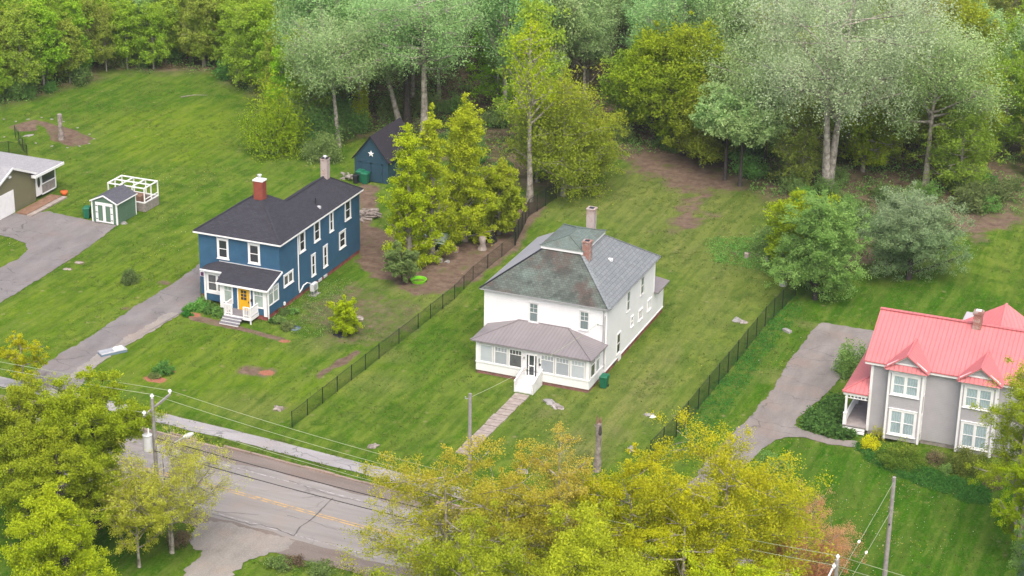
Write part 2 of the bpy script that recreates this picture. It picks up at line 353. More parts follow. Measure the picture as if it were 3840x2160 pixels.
def ground_mat():
    mt,t=newmat('grass_and_soil'); n=N(t); co=n('TexCoord').outputs['Object']
    A=n('Attribute',attribute_name='zone_a'); B=n('Attribute',attribute_name='zone_b')
    sa=n('SeparateColor',{0:A.outputs['Color']}); sb=n('SeparateColor',{0:B.outputs['Color']})
    st=n('Mapping',{0:co,2:(0,0,.25),3:(1.,.35,1.)}).outputs[0]
    big=n.noise(co,.11,4,.6); mid=n.noise(st,.9,5,.6); fin=n.noise(co,5.5,4,.7); vf=n.noise(co,16.,3,.7)
    g=n.mix(n.ramp(big,.35,.65),(.052,.120,.007),(.088,.162,.013))
    g=n.mix(n.ramp(mid,.42,.62,0,.85),g,(.135,.188,.024))
    g=n.mix(n.ramp(n.noise(co,.45,5,.6),.48,.60,0,.75),g,(.032,.092,.005))
    g=n.mix(sb.outputs[2],g,n.mix(n.ramp(mid,.35,.65),(.098,.178,.008),(.158,.218,.012)))
    lush_shade=n.mix(n.ramp(mid,.35,.65),(.020,.090,.003),(.042,.125,.005))
    g=n.mix(sa.outputs[2],g,lush_shade)
    g=n.mix(n.math('MULTIPLY',sb.outputs[0],n.ramp(fin,.3,.6,.55,1.)),g,n.mix(fin,(.20,.165,.075),(.28,.22,.125)))
    g=n.mix(n.ramp(fin,.5,.72,0,.5),g,(.145,.20,.038))
    g=n.mix(n.ramp(fin,.48,.3,0,.5),g,(.028,.056,.008))
    g=n.mix(n.ramp(n.noise(st,2.6,4,.65),.5,.66,0,.45),g,(.15,.185,.045)); g=n.mix(n.ramp(n.noise(st,1.7,4,.65),.5,.34,0,.5),g,(.034,.080,.008))
    mw=n('Mapping',{0:co,2:(0,0,.12),3:(1.1,.07,1)}).outputs[0]; g=n.mix(n.ramp(n.noise(mw,1.,3,.5),.46,.6,0,.35),g,(.135,.175,.035)); g=n.mix(n.ramp(n.noise(mw,1.3,3,.5),.52,.4,0,.35),g,(.036,.085,.008))
    vo=n('TexVoronoi',{'Vector':co,'Scale':.85}); g=n.mix(n.math('MULTIPLY',n.ramp(vo.outputs[0],.05,.22,1.,0.),n.ramp(n.noise(co,.3,3),.5,.6,0,.55)),g,(.25,.22,.12))
    d=n.mix(n.ramp(n.noise(co,1.2,6,.65),.35,.68),(.105,.072,.052),(.19,.14,.105))
    d=n.mix(n.ramp(n.noise(co,.6,5,.6),.56,.68,0,.8),d,(.075,.10,.022))
    dm=n.ramp(n.math('MULTIPLY',sa.outputs[0],n.math('ADD',n.math('MULTIPLY',fin,.7),n.math('MULTIPLY',n.noise(co,1.3,5,.65),1.9))),.42,.85)
    g=n.mix(dm,g,d)
    rd=n.mix(fin,(.24,.085,.05),(.36,.17,.115))
    g=n.mix(n.ramp(n.math('ADD',sb.outputs[1],n.math('MULTIPLY',n.math('SUBTRACT',fin,.5),.7)),.4,.6),g,rd)
    fo=n.mix(n.ramp(n.noise(co,.8,6,.65),.35,.65),(.10,.075,.05),(.19,.15,.10))
    fo=n.mix(n.ramp(n.noise(co,.3,5,.6),.45,.62,0,.85),fo,(.035,.062,.012))
    g=n.mix(sa.outputs[1],g,fo)
    h=n.math('ADD',n.math('MULTIPLY',fin,1.),n.math('MULTIPLY',vf,.5))
    n.out(g,1.,h,.12,.6,0.); return mt
# ================================================================ ROAD, PAVEMENT, DRIVES
def swf(x): return float(np.interp(x,[-150,-60,-31.4,-21,-16,-6.6,3.9,33.8,70,160],[-17.2,-18.2,-18.95,-19.3,-19.55,-20.2,-21.1,-23.2,-25.7,-32.]))
def strip_poly(o1,o2,x0=-150,x1=160,st=.8,w1=0.,w2=0.,seed=1):
    xs_=np.arange(x0,x1,st)
    a=[(x,swf(x)+o1+w1*(vnoise(np.array([x*.7]),np.array([seed*3.1]))[0]-.5)*2) for x in xs_]
    b=[(x,swf(x)+o2+w2*(vnoise(np.array([x*.7]),np.array([seed*7.7+50]))[0]-.5)*2) for x in xs_]
    return a,b
def strip(name,o1,o2,z,mat,x0=-150,x1=160,w1=0.,w2=0.,seed=1,kind='structure'):
    a,b=strip_poly(o1,o2,x0,x1,.8,w1,w2,seed); mb=MB()
    for i in range(len(a)-1): mb.poly([(*b[i],z),(*b[i+1],z),(*a[i+1],z),(*a[i],z)])
    o=mb.build(name,mat); tag(o,kind=kind); return o
def wobble(poly,amp,st=.25,seed=0):
    r=[]
    for i in range(len(poly)):
        a=np.array(poly[i]);b=np.array(poly[(i+1)%len(poly)]); k=max(1,int(np.linalg.norm(b-a)/st))
        d=(b-a)/max(1e-6,np.linalg.norm(b-a)); nn=np.array([-d[1],d[0]])
        for j in range(k):
            p=a+(b-a)*j/k; w=((vnoise(np.array([p[0]*1.4]),np.array([p[1]*1.4]),seed)[0]-.5)*1.8+(vnoise(np.array([p[0]*5.]),np.array([p[1]*5.]),seed+4)[0]-.5)*1.3)*amp*1.4; r.append(tuple(p+nn*w))
    return r
def sheet(name,poly,z,mat,amp=.12,hard=True,kind='structure',parent=None):
    p=wobble(poly,amp); mb=MB(); mb.poly([(x,y,z) for x,y in p])
    o=mb.build(name,mat,parent)
    if kind: tag(o,kind=kind)
    if hard: HARD.append(poly)
    return o
def asphalt(name,c,streak=(1,1,1),crack=.0,brown=0.,dark=.25,gravel=0.):
    mt,t=newmat(name); n=N(t); co=n('TexCoord').outputs['Object']
    st=n('Mapping',{0:co,3:streak}).outputs[0]
    f=n.ramp(n.noise(st,.7,6,.65),.32,.68)
    col=n.mix(f,mul(c,1-dark),mul(c,1+dark*.6))
    col=n.mix(n.ramp(n.noise(co,.35,5,.6),.5,.7,0,brown),col,(c[0]*1.15,c[1]*.92,c[2]*.78))
    fine=n.noise(co,22.,3,.7); col=n.mix(n.ramp(fine,.35,.7,0,.25+gravel),col,mul(c,.62))
    if gravel: col=n.mix(n.ramp(n.noise(co,9.,4,.7),.5,.7,0,gravel),col,mul(c,1.6))
    if crack:
        wn=n('TexNoise',{'Vector':co,'Scale':.8,'Detail':4.}); wv=n('VectorMath',{0:co,1:wn.outputs['Color']},operation='ADD').outputs[0]
        vo=n('TexVoronoi',{'Vector':n('Mapping',{0:wv,3:(.22,.55,1)}).outputs[0],'Scale':.9},feature='DISTANCE_TO_EDGE')
        col=n.mix(n.math('MULTIPLY',n.ramp(vo.outputs[0],.0,.022,1.,0.),n.ramp(n.noise(co,.25,3),.45,.6,0,crack)),col,mul(c,.35))
    n.out(col,.9,fine,.01,.5,.2); return mt
A_road=asphalt('old_grey_asphalt',(.265,.25,.235),(.10,1.3,1),.45,.35,.22)
A_dirt=asphalt('gritty_road_shoulder',(.195,.165,.145),(.2,1,1),0,.3,.3,.35)
A_walk=asphalt('pale_asphalt_pavement',(.31,.30,.30),(.35,1,1),.9,.3,.22,.2)
A_drive=asphalt('brown_grey_drive_asphalt',(.22,.20,.185),(1,.35,1),.9,.5,.28,.2)
A_driveL=asphalt('grey_drive_asphalt',(.195,.182,.178),(1,.4,1),.9,.4,.26,.2)
A_grav=asphalt('grey_gravel',(.27,.25,.225),(1,.5,1),0,.5,.25,.4)
A_concrete=asphalt('worn_pink_concrete',(.34,.265,.225),(.3,1,1),.3,.3,.25)
A_kerb=asphalt('stone_kerb',(.30,.235,.195),(.4,1,1),0,.3,.35)
strip('road_shoulder',-2.72,-4.75,.012,A_dirt,w2=.35,seed=2)
strip('near_road_shoulder',-11.3,-13.5,.012,A_dirt,w2=.5,seed=5)
strip('road',-4.35,-11.75,.020,A_road,w1=.35,w2=.22,seed=3)
strip('pavement',-.02,-1.5,.022,A_walk,w1=.08,w2=.12,seed=4)
HARD.append([(-150,-20),(-60,-20.8),(-31,-21.5),(-16,-22.1),(-6.6,-22.8),(3.9,-23.7),(33.8,-25.8),(160,-34.6),(160,-46),(33.8,-37.),(3.9,-34.9),(-16,-33.2),(-60,-32.),(-150,-31)])
HARD.append([(-150,-17.2),(-60,-18.2),(-31,-19),(-16,-19.5),(-6.6,-20.2),(3.9,-21.1),(33.8,-23.2),(160,-32),(160,-33.5),(33.8,-24.7),(3.9,-22.6),(-6.6,-21.7),(-16,-21),(-31,-20.4),(-60,-19.7),(-150,-18.7)])
def kerb():
    mb=MB(); x=-100.
    while x<120:
        L=random.uniform(1.6,2.6); 
        if random.random()<.9:
            a=(x+.02,swf(x)-2.62+random.uniform(-.03,.03)); b=(x+L-.02,swf(x+L)-2.62+random.uniform(-.03,.03)); h=random.uniform(.09,.14)
            mb.bar((a[0],a[1],h/2-.02),(b[0],b[1],h/2-.02),.19,h+.04)
        x+=L
    o=mb.build('kerb',A_kerb); tag(o,kind='structure')
kerb()
def gutter():
    mb=MB(); x=-60.
    while x<60:
        L=random.uniform(1.2,3.4)
        if random.random()<.45:
            w=random.uniform(.2,.38); y0=-2.74
            mb.poly([(x,swf(x)+y0-w*random.uniform(.5,1),.026),(x+L*.5,swf(x+L*.5)+y0-w,.026),(x+L,swf(x+L)+y0-w*random.uniform(.4,1),.026),(x+L,swf(x+L)+y0,.026),(x,swf(x)+y0,.026)])
        x+=L+random.uniform(0,1.5)
    tag(mb.build('gutter_concrete',A_concrete),kind='structure')
gutter()
def faded(name,c,lo,hi):
    mt,t=newmat(name); n=N(t); co=n('TexCoord').outputs['Object']
    f=n.ramp(n.noise(co,2.2,6,.7),lo,hi); c2=n.mix(f,(.20,.185,.17),c); n.out(c2,.85,None,spec=.2); return mt
Yl=faded('faded_yellow_road_paint',(.50,.33,.12),.36,.56); Wl=faded('faded_white_road_paint',(.40,.39,.39),.42,.62)
strip('centre_line',-7.93,-8.05,.026,Yl,-120,120,.02,.02,8); strip('centre_line',-8.20,-8.32,.026,Yl,-120,120,.02,.02,9)
strip('edge_line',-4.95,-5.06,.026,Wl,-120,120,.03,.03,10); strip('edge_line',-11.2,-11.31,.026,Wl,-120,120,.03,.03,11)
tar=plain('tar_crack_filler',(.10,.095,.092),.8,.2,3.)
def crack(pts,w,name='road_crack',parent=None,z=.03):
    mb=MB(); P=[G(*p)[:2] for p in pts]; Q=[]
    for i in range(len(P)-1):
        k=max(2,int(np.linalg.norm(P[i+1]-P[i])/.4))
        for j in range(k): Q.append(P[i]+(P[i+1]-P[i])*j/k+RNG.normal(0,.05,2))
    Q.append(P[-1])
    for i in range(len(Q)-1):
        d=Q[i+1]-Q[i]; d=d/max(1e-6,np.linalg.norm(d)); nn=np.array([-d[1],d[0]])*w*.5*random.uniform(.6,1.3)
        mb.poly([(*(Q[i]-nn),z),(*(Q[i+1]-nn),z),(*(Q[i+1]+nn),z),(*(Q[i]+nn),z)])
    tag(mb.build(name,tar),kind='structure')
z7=lambda x,y:((680+x*.4692)/1.49068,(1480+y*.4692)/1.49068)
crack([z7(1210,830),z7(1100,940),z7(1020,1020),z7(960,1060),z7(895,1135)],0.096)
crack([z7(260,960),z7(420,1000),z7(560,1045),z7(640,1040),z7(800,1090),z7(890,1130)],0.084)
crack([z7(860,690),z7(1100,770),z7(1250,820),z7(1500,870),z7(1690,930)],0.048); crack([z7(960,830),z7(1060,820),z7(1160,815)],0.042)
crack([z7(150,905),z7(300,940),z7(620,960)],0.042); crack([z7(840,965),z7(1000,1000),z7(1250,1090)],0.036)
# drives
sheet('blue_house_drive',GP((505,664),(420,722),(330,778),(241,839),(150,893),(88,934),(45,962),(185,990),(215,960),(241,922),(300,880),(365,842),(461,784),(505,752)),.026,A_driveL,.10)
sheet('gravel_drive_edge',GP((461,786),(365,844),(300,880),(241,922),(205,950),(150,960),(250,890),(330,840),(420,790)),.031,A_grav,.15,False)
z4=lambda x,y:(x*.3241,254.9+y*.3241)
sheet('garage_drive',GP(z4(-300,820),z4(0,910),z4(115,868),z4(230,880),z4(370,855),z4(540,893),z4(720,932),z4(908,966),z4(775,1070),z4(620,1180),z4(480,1270),z4(190,1449),(-40,785),(-400,1000),(-440,950),(0,674),z4(140,1225),z4(215,1150),z4(195,1105),z4(100,1062),z4(0,1038),z4(-300,1000)),.024,A_driveL,.08)
z2=lambda x,y:(x*.3241+1744,y*.3241+724.5)
sheet('red_house_drive',GP(z2(1000,270),z2(960,290),z2(870,400),z2(740,580),z2(620,780),z2(500,930),z2(430,1010),z2(250,1180),z2(120,1330),z2(0,1480),z2(-120,1620),z2(120,1660),z2(300,1470),z2(440,1360),z2(470,1320),z2(560,1230),z2(640,1180),z2(750,1155),z2(790,1075),z2(800,1020),z2(980,870),z2(1100,745),z2(1180,640),z2(1500,560),z2(1600,400),z2(1400,330),z2(1200,300)),.024,A_drive,.10)
sheet('front_path',GP(z2(785,1070),z2(870,1108),z2(1000,1148),z2(1100,1178),z2(1270,1190),z2(1250,1238),z2(1050,1215),z2(860,1160),z2(740,1158)),.028,A_drive,.05)
sheet('gravel_entrance',GP(z7(130,1010),z7(300,1020),z7(560,1070),z7(900,1170),z7(860,1230),z7(700,1290),z7(520,1330),z7(420,1440),z7(330,1560),z7(120,1800),z7(-350,1800),z7(-50,1500),z7(150,1270),z7(60,1170)),.018,A_grav,.25)
# ================================================================ HOUSES
def FB(face,pl):
    def bx(mb,u0,u1,w0,w1,z0,z1):
        if face=='S': mb.box(u0,u1,pl-w1,pl-w0,z0,z1)
        else: mb.box(pl+w0,pl+w1,u0,u1,z0,z1)
    return bx
def window(par,face,pl,u0,u1,z0,z1,gl='gdark',cas=.12,style='dh',trim='white',mun=0,sill=True,name='window',div=1):
    bx=FB(face,pl); mb=MB()
    bx(mb,u0,u0+cas,.0,.055,z0,z1); bx(mb,u1-cas,u1,.0,.055,z0,z1); bx(mb,u0+cas,u1-cas,.0,.055,z1-cas,z1); bx(mb,u0+cas,u1-cas,.0,.055,z0,z0+cas*.8)
    if sill: bx(mb,u0-.05,u1+.05,.0,.10,z0-.05,z0)
    if sill: bx(mb,u0-.03,u1+.03,.0,.085,z1,z1+.04)
    a0,a1=u0+cas,u1-cas; b0,b1=z0+cas*.8,z1-cas
    cuts=[a0]
    for k in range(1,div): 
        c=a0+(a1-a0)*k/div; bx(mb,c-cas*.45,c+cas*.45,.0,.05,b0,b1); cuts+= [c-cas*.45,c+cas*.45]
    cuts.append(a1)
    f=mb.build(name,M[trim],par)
    for k in range(div):
        p0,p1=cuts[2*k],cuts[2*k+1]; s=MB(); e=.035
        bx(s,p0,p0+e,.004,.035,b0,b1); bx(s,p1-e,p1,.004,.035,b0,b1); bx(s,p0+e,p1-e,.004,.035,b0,b0+e); bx(s,p0+e,p1-e,.004,.035,b1-e,b1)
        if style=='dh': m_=(b0+b1)/2; bx(s,p0+e,p1-e,.004,.045,m_-.025,m_+.025)
        if mun:
            tz=(b0+b1)/2 if style=='dh' else b0+(b1-b0)*.73
            if style=='top': bx(s,p0+e,p1-e,.004,.04,tz-.02,tz+.02)
            for q in range(1,mun): 
                c=p0+(p1-p0)*q/mun; bx(s,c-.014,c+.014,.004,.036,tz+.02,b1-e)
            if style=='dh' and mun>1: c=(tz+b1)/2; bx(s,p0+e,p1-e,.004,.03,c-.014,c+.014)
        s.build('sash',M[trim],f)
        g=MB()
        if face=='S': g.poly([(p0+.01,pl-.012,b0),(p1-.01,pl-.012,b0),(p1-.01,pl-.012,b1),(p0+.01,pl-.012,b1)])
        else: g.poly([(pl+.012,p0+.01,b0),(pl+.012,p1-.01,b0),(pl+.012,p1-.01,b1),(pl+.012,p0+.01,b1)])
        g.build('pane',M[gl],f)
    return f
def hipcap(mb,p,q,w=.22,h=.05):
    p=Vector(p)+Vector((0,0,.03));q=Vector(q)+Vector((0,0,.03)); mb.bar(p,q,w,h)
def hcap(p,q,w,h,mt,par): c=MB(); hipcap(c,p,q,w,h); c.build('hip_cap',mt,par)
def one(name,fn,mats,par,smooth=False): 
    mb=MB(); fn(mb); return mb.build(name,mats,par,smooth)
def footprint(*r): 
    for a in r: HARD.append([(a[0],a[2]),(a[1],a[2]),(a[1],a[3]),(a[0],a[3])])
# ---------------------------------------------------------------- white house
def white_house():
    h=empty('white_house',(5.5,6,0),'white clapboard two storey house with mossy hip roof and enclosed front porch','house')
    footprint((.35,10.65,-3.2,15.2)); E_=5.905
    w=MB(); w.box(.35,10.65,.35,12.3,.45,E_-.02); w.box(3.,10.65,12.3,15.0,.45,2.75); w.build('wall',M['wsiding'],h)
    f=MB(); f.box(.40,10.60,.40,12.25,-.3,.45); f.box(3.05,10.6,12.25,14.95,-.3,.45); f.build('foundation',M['redfound'],h)
    for bb,nm in (((.29,.41,.32,.38,.42,E_-.1),'corner_board'),((10.59,10.71,.32,.38,.42,E_-.1),'corner_board'),((10.62,10.68,12.2,12.33,2.8,E_-.1),'corner_board'),((10.64,10.69,.4,15.0,.40,.5),'water_table')):
        sk=MB(); sk.box(*bb); sk.build(nm,M['white'],h)
    so=MB(); so.box(.04,10.96,.04,12.59,E_-.12,E_-.03); so.build('soffit',M['whitedirty'],h)
    dz=8.62; a0,a1,b0,b1=3.95,7.10,3.95,8.75
    FL,FR,BR,BL=(0,0,E_),(11,0,E_),(11,12.63,E_),(0,12.63,E_)
    fl,fr,br,bl=(a0,b0,dz),(a1,b0,dz),(a1,b1,dz),(a0,b1,dz)
    r=MB(); r.mi=0; r.poly([FL,FR,fr,fl]); r.mi=1; r.poly([FR,BR,br,fr]); r.mi=0; r.poly([BR,BL,bl,br]); r.mi=2; r.poly([BL,FL,fl,bl])
    r.mi=2; e=.10
    for p,q in ((FL,FR),(FR,BR),(BR,BL),(BL,FL)): r.poly([(p[0],p[1],p[2]-e),(q[0],q[1],q[2]-e),q,p])
    r.poly([(p[0],p[1],p[2]-e) for p in (FL,BL,BR,FR)])
    roof=r.build('roof',[M['mossroof'],M['tileroof'],M['greymetal']],h)
    hcap(FR,fr,.30,.06,M['tileroof'],roof); hcap(BR,br,.16,.05,M['tileroof'],roof)
    c=MB(); hipcap(c,FL,fl,.14,.05); c.build('hip_cap',M['black'],roof)
    d=MB(); d.box(a0-.22,a1+.22,b0-.22,b1+.22,dz-.02,dz+.24); d.build('fascia',M['white'],roof)
    o=.30; t=dz+.245; A,B,C,D=(a0-o,b0-o,t),(a1+o,b0-o,t),(a1+o,b1+o,t),(a0-o,b1+o,t); P,Q=(5.52,5.4,9.42),(5.52,7.25,9.42)
    r=MB(); r.poly([A,B,P]); r.poly([B,C,Q,P]); r.poly([C,D,Q]); r.poly([D,A,P,Q]); r.poly([A,D,C,B]); dk=r.build('deck_roof',M['deckroof'],h)
    for p,q in ((A,P),(B,P),(C,Q),(D,Q),(P,Q)): hcap(p,q,.13,.04,M['deckroof'],dk)
    def chim(x,y,w,d,z0,z1,mat):
        mb=MB(); mb.box(x-w/2,x+w/2,y-d/2,y+d/2,z0,z1-.12); mb.box(x-w/2-.05,x+w/2+.05,y-d/2-.05,y+d/2+.05,z1-.12,z1-.02); ch=mb.build('chimney',mat,h)
        mb=MB(); mb.box(x-w/2+.12,x+w/2-.12,y-d/2+.12,y+d/2-.12,z1-.03,z1); mb.build('flue',M['black'],ch)
    chim(7.55,4.05,.62,.62,7.6,9.75,M['brickworn']); chim(5.55,10.5,.66,.66,7.,10.1,M['brickpale'])
    v=MB(); v.box(8.6,8.95,6.2,6.4,7.4,7.62); v.build('roof_vent',M['white'],roof)
    # rear lean-to
    r=MB(); r.slab([(7.5,12.25,3.35),(11.05,12.25,2.78),(11.05,15.35,2.78),(7.5,15.35,3.35)],.12); r.slab([(2.9,12.25,2.78),(7.5,12.25,3.35),(7.5,15.35,3.35),(2.9,15.35,2.78)],.12); r.build('lean_to_roof',M['porchmetal'],h)
    for u in ((4.13,4.95,3.62,5.28),(8.4,9.23,3.70,5.30)): window(h,'S',.35,*u,'gteal',.07,'dh','whitedirty',2)
    for u in ((8.62,9.45,3.80,5.38),(5.18,5.95,3.66,5.38)): window(h,'E',10.65,*u,'gteal',.06,'dh','whitedirty')
    window(h,'E',10.65,3.0,3.87,.80,2.55,'gdark',.06,'dh','whitedirty')
    window(h,'E',10.65,10.62,11.55,1.65,2.58,'gteal',.05,'x','white',0,True,'window',3); window(h,'E',10.65,8.37,9.37,1.64,2.52,'gmid',.05,'x','white',0,True,'window',3); window(h,'E',10.65,6.38,7.0,1.88,2.76,'gblind2',.06,'dh','white')
    # porch
    p=empty('porch',(0,0,0),None,None); p.parent=h; p.location=Vector((5.5,-1.4,0))-h.location
    py=-3.05; x0,x1=1.05,10.55
    w=MB(); w.box(x0,x1,py,.35,.28,1.0); w.box(x0+.04,x1-.04,py+.06,.35,1.0,2.75); w.build('porch_wall',M['wsiding'],p)
    f=MB(); f.box(x0+.06,x1-.06,py+.07,.3,-.3,.28); f.build('porch_foundation',M['brick'],p)
    t=MB(); t.box(x0-.03,x1+.03,py-.05,py,.97,1.05); t.box(x1,x1+.05,py-.05,.3,.97,1.05); t.box(x0-.02,x1+.02,py-.02,py+.05,2.62,2.86)
    for u in (x0,x1-.28): t.box(u,u+.28,py-.03,py+.04,1.05,2.62)
    t.build('porch_trim',M['white'],p)
    ez=2.92; ey=-3.38; ex0,ex1=.70,10.84
    FLp,FRp=(ex0,ey,ez),(ex1,ey,ez); R0,R1=(3.35,.35,3.62),(7.55,.35,3.62); WL,WR=(ex0-.1,.35,2.86),(ex1,.35,2.80)
    r=MB(); r.poly([FLp,FRp,R1,R0]); r.poly([FRp,WR,R1]); r.poly([WL,FLp,R0]); e=.09
    for a,b in ((FLp,FRp),(FRp,WR),(WL,FLp)): r.poly([(a[0],a[1],a[2]-e),(b[0],b[1],b[2]-e),b,a])
    r.poly([(q[0],q[1],q[2]-e) for q in (WL,WR,FRp,FLp)]); pr=r.build('porch_roof',M['porchmetal'],p)
    hcap(FLp,R0,.16,.04,M['porchmetal'],pr); hcap(FRp,R1,.2,.04,M['porchmetal'],pr); c=MB(); c.bar((R0[0],.33,3.64),(R1[0],.33,3.64),.06,.06); c.build('flashing',M['porchmetal'],pr)
    for i,(u,g,mn) in enumerate([((1.36,2.50),'gblind',0),((2.60,3.75),'gblind2',4),((3.85,4.98),'gmid',4),((6.50,7.66),'gblind2',4),((7.74,8.92),'gblind2',4),((9.0,10.2),'gblind',4)]):
        window(p,'S',py,u[0],u[1],1.06,2.60,g,.05,'top','white',mn,False)
    window(p,'E',x1,-2.8,-1.75,1.10,2.58,'gmid',.05,'top','white',3,False); window(p,'E',x1,-1.6,-.7,1.10,2.58,'gblind2',.05,'top','white',3,False)
    # door
    bx=FB('S',py); d=MB(); bx(d,5.30,6.28,.0,.05,.50,2.55); dr=d.build('door',M['white'],p)
    for a,b,c_,e_ in ((5.38,5.50,.62,2.36),(6.08,6.20,.62,2.36),(5.60,5.98,1.52,2.34),(5.60,5.98,.68,1.42)):
        g=MB(); bx(g,a,b,.052,.056,c_,e_); g.build('pane',M['gdark'],dr)
    g=MB(); bx(g,5.53,5.56,.05,.09,1.4,1.5); g.build('handle',M['galv'],dr)
    l=MB(); bx(l,6.36,6.46,.0,.12,1.95,2.2); l.build('porch_lamp',M['galv'],p)
    l=MB(); bx(l,5.10,5.18,.0,.10,1.95,2.15); l.build('porch_lamp',M['galv'],p)
    mb=MB(); bx(mb,6.42,6.55,.0,.1,1.62,1.78); mb.build('letterbox',M['black'],p)
    # steps
    s=MB(); sx0,sx1=5.15,6.72
    for k in range(4): s.box(sx0+.07,sx1-.07,py-.95-.28*(k+1)+.02,py-.95-.28*k+.02,0,.46-.115*k)
    s.box(sx0+.07,sx1-.07,py-.97,py-.001,.40,.50); s.build('steps',M['whitedirty'],p)
    for x in (sx0,sx1-.07):
        r=MB(); yt=py-.03; yb=py-2.1
        r.hexa([(x,yb,0),(x+.07,yb,0),(x+.07,yt,0),(x,yt,0)],[(x,yb,.86),(x+.07,yb,.86),(x+.07,yt-.9,1.3),(x,yt-.9,1.3)][:2]+[(x+.07,yt,1.32),(x,yt,1.32)]); 
        r.bar((x+.035,yb-.02,.90),(x+.035,yt-.02,1.36),.12,.05); r.build('railing',M['whitedirty'],p)
    # service mast
    mt=MB(); mt.tube([(10.42,.28,6.0),(10.42,.28,1.0)],.035,6); mt.tube([(10.55,.28,5.2),(10.55,.28,1.05)],.03,6); mt.tube([(10.5,.28,1.0),(10.52,.26,.55),(10.9,.2,.05)],.03,6); mt.build('service_mast',M['galv'],h)
    mt=MB(); mt.box(10.36,10.64,.14,.34,.75,1.15); mt.tube([(10.5,.14,.95),(10.5,.08,.95)],.09,10); mt.build('meter',M['galv'],h)
    mt=MB(); mt.tube([(10.42,.25,4.35),(10.1,-.1,4.55)],.03,6); mt.tube([(10.1,-.1,4.5),(10.1,-.1,4.62)],.06,8); mt.build('service_bracket',M['galv'],h)
    v=MB(); v.box(10.6,10.68,3.6,4.2,.02,.42); v.build('basement_hatch',M['white'],h); v=MB(); v.box(10.6,10.67,2.5,3.1,.1,.38); v.build('basement_window',M['gmid'],h)
    return h
white_house()
def path():
    for i in range(11):
        y=-5.75-1.02*i-.1; x=5.95-.02*i; w=1.12
        mb=MB(); j=lambda:random.uniform(-.05,.05)
        b=[(x-w/2+j(),y-.47+j(),0),(x+w/2+j(),y-.47+j(),0),(x+w/2+j(),y+.47+j(),0),(x-w/2+j(),y+.47+j(),0)]; zt=.045+random.uniform(0,.015)
        mb.hexa([(p[0],p[1],-.05) for p in b],[(p[0],p[1],zt) for p in b]); o=mb.build('paving_slab',M['slabstone'],None,loc=(x,y,0)) 
        tag(o,'worn brown paving slab in the straight path to the white porch steps','paving slab','paving slabs of the path to the white house')
    HARD.append([(5.2,-17),(6.6,-17),(6.6,-5.2),(5.2,-5.2)])
path()
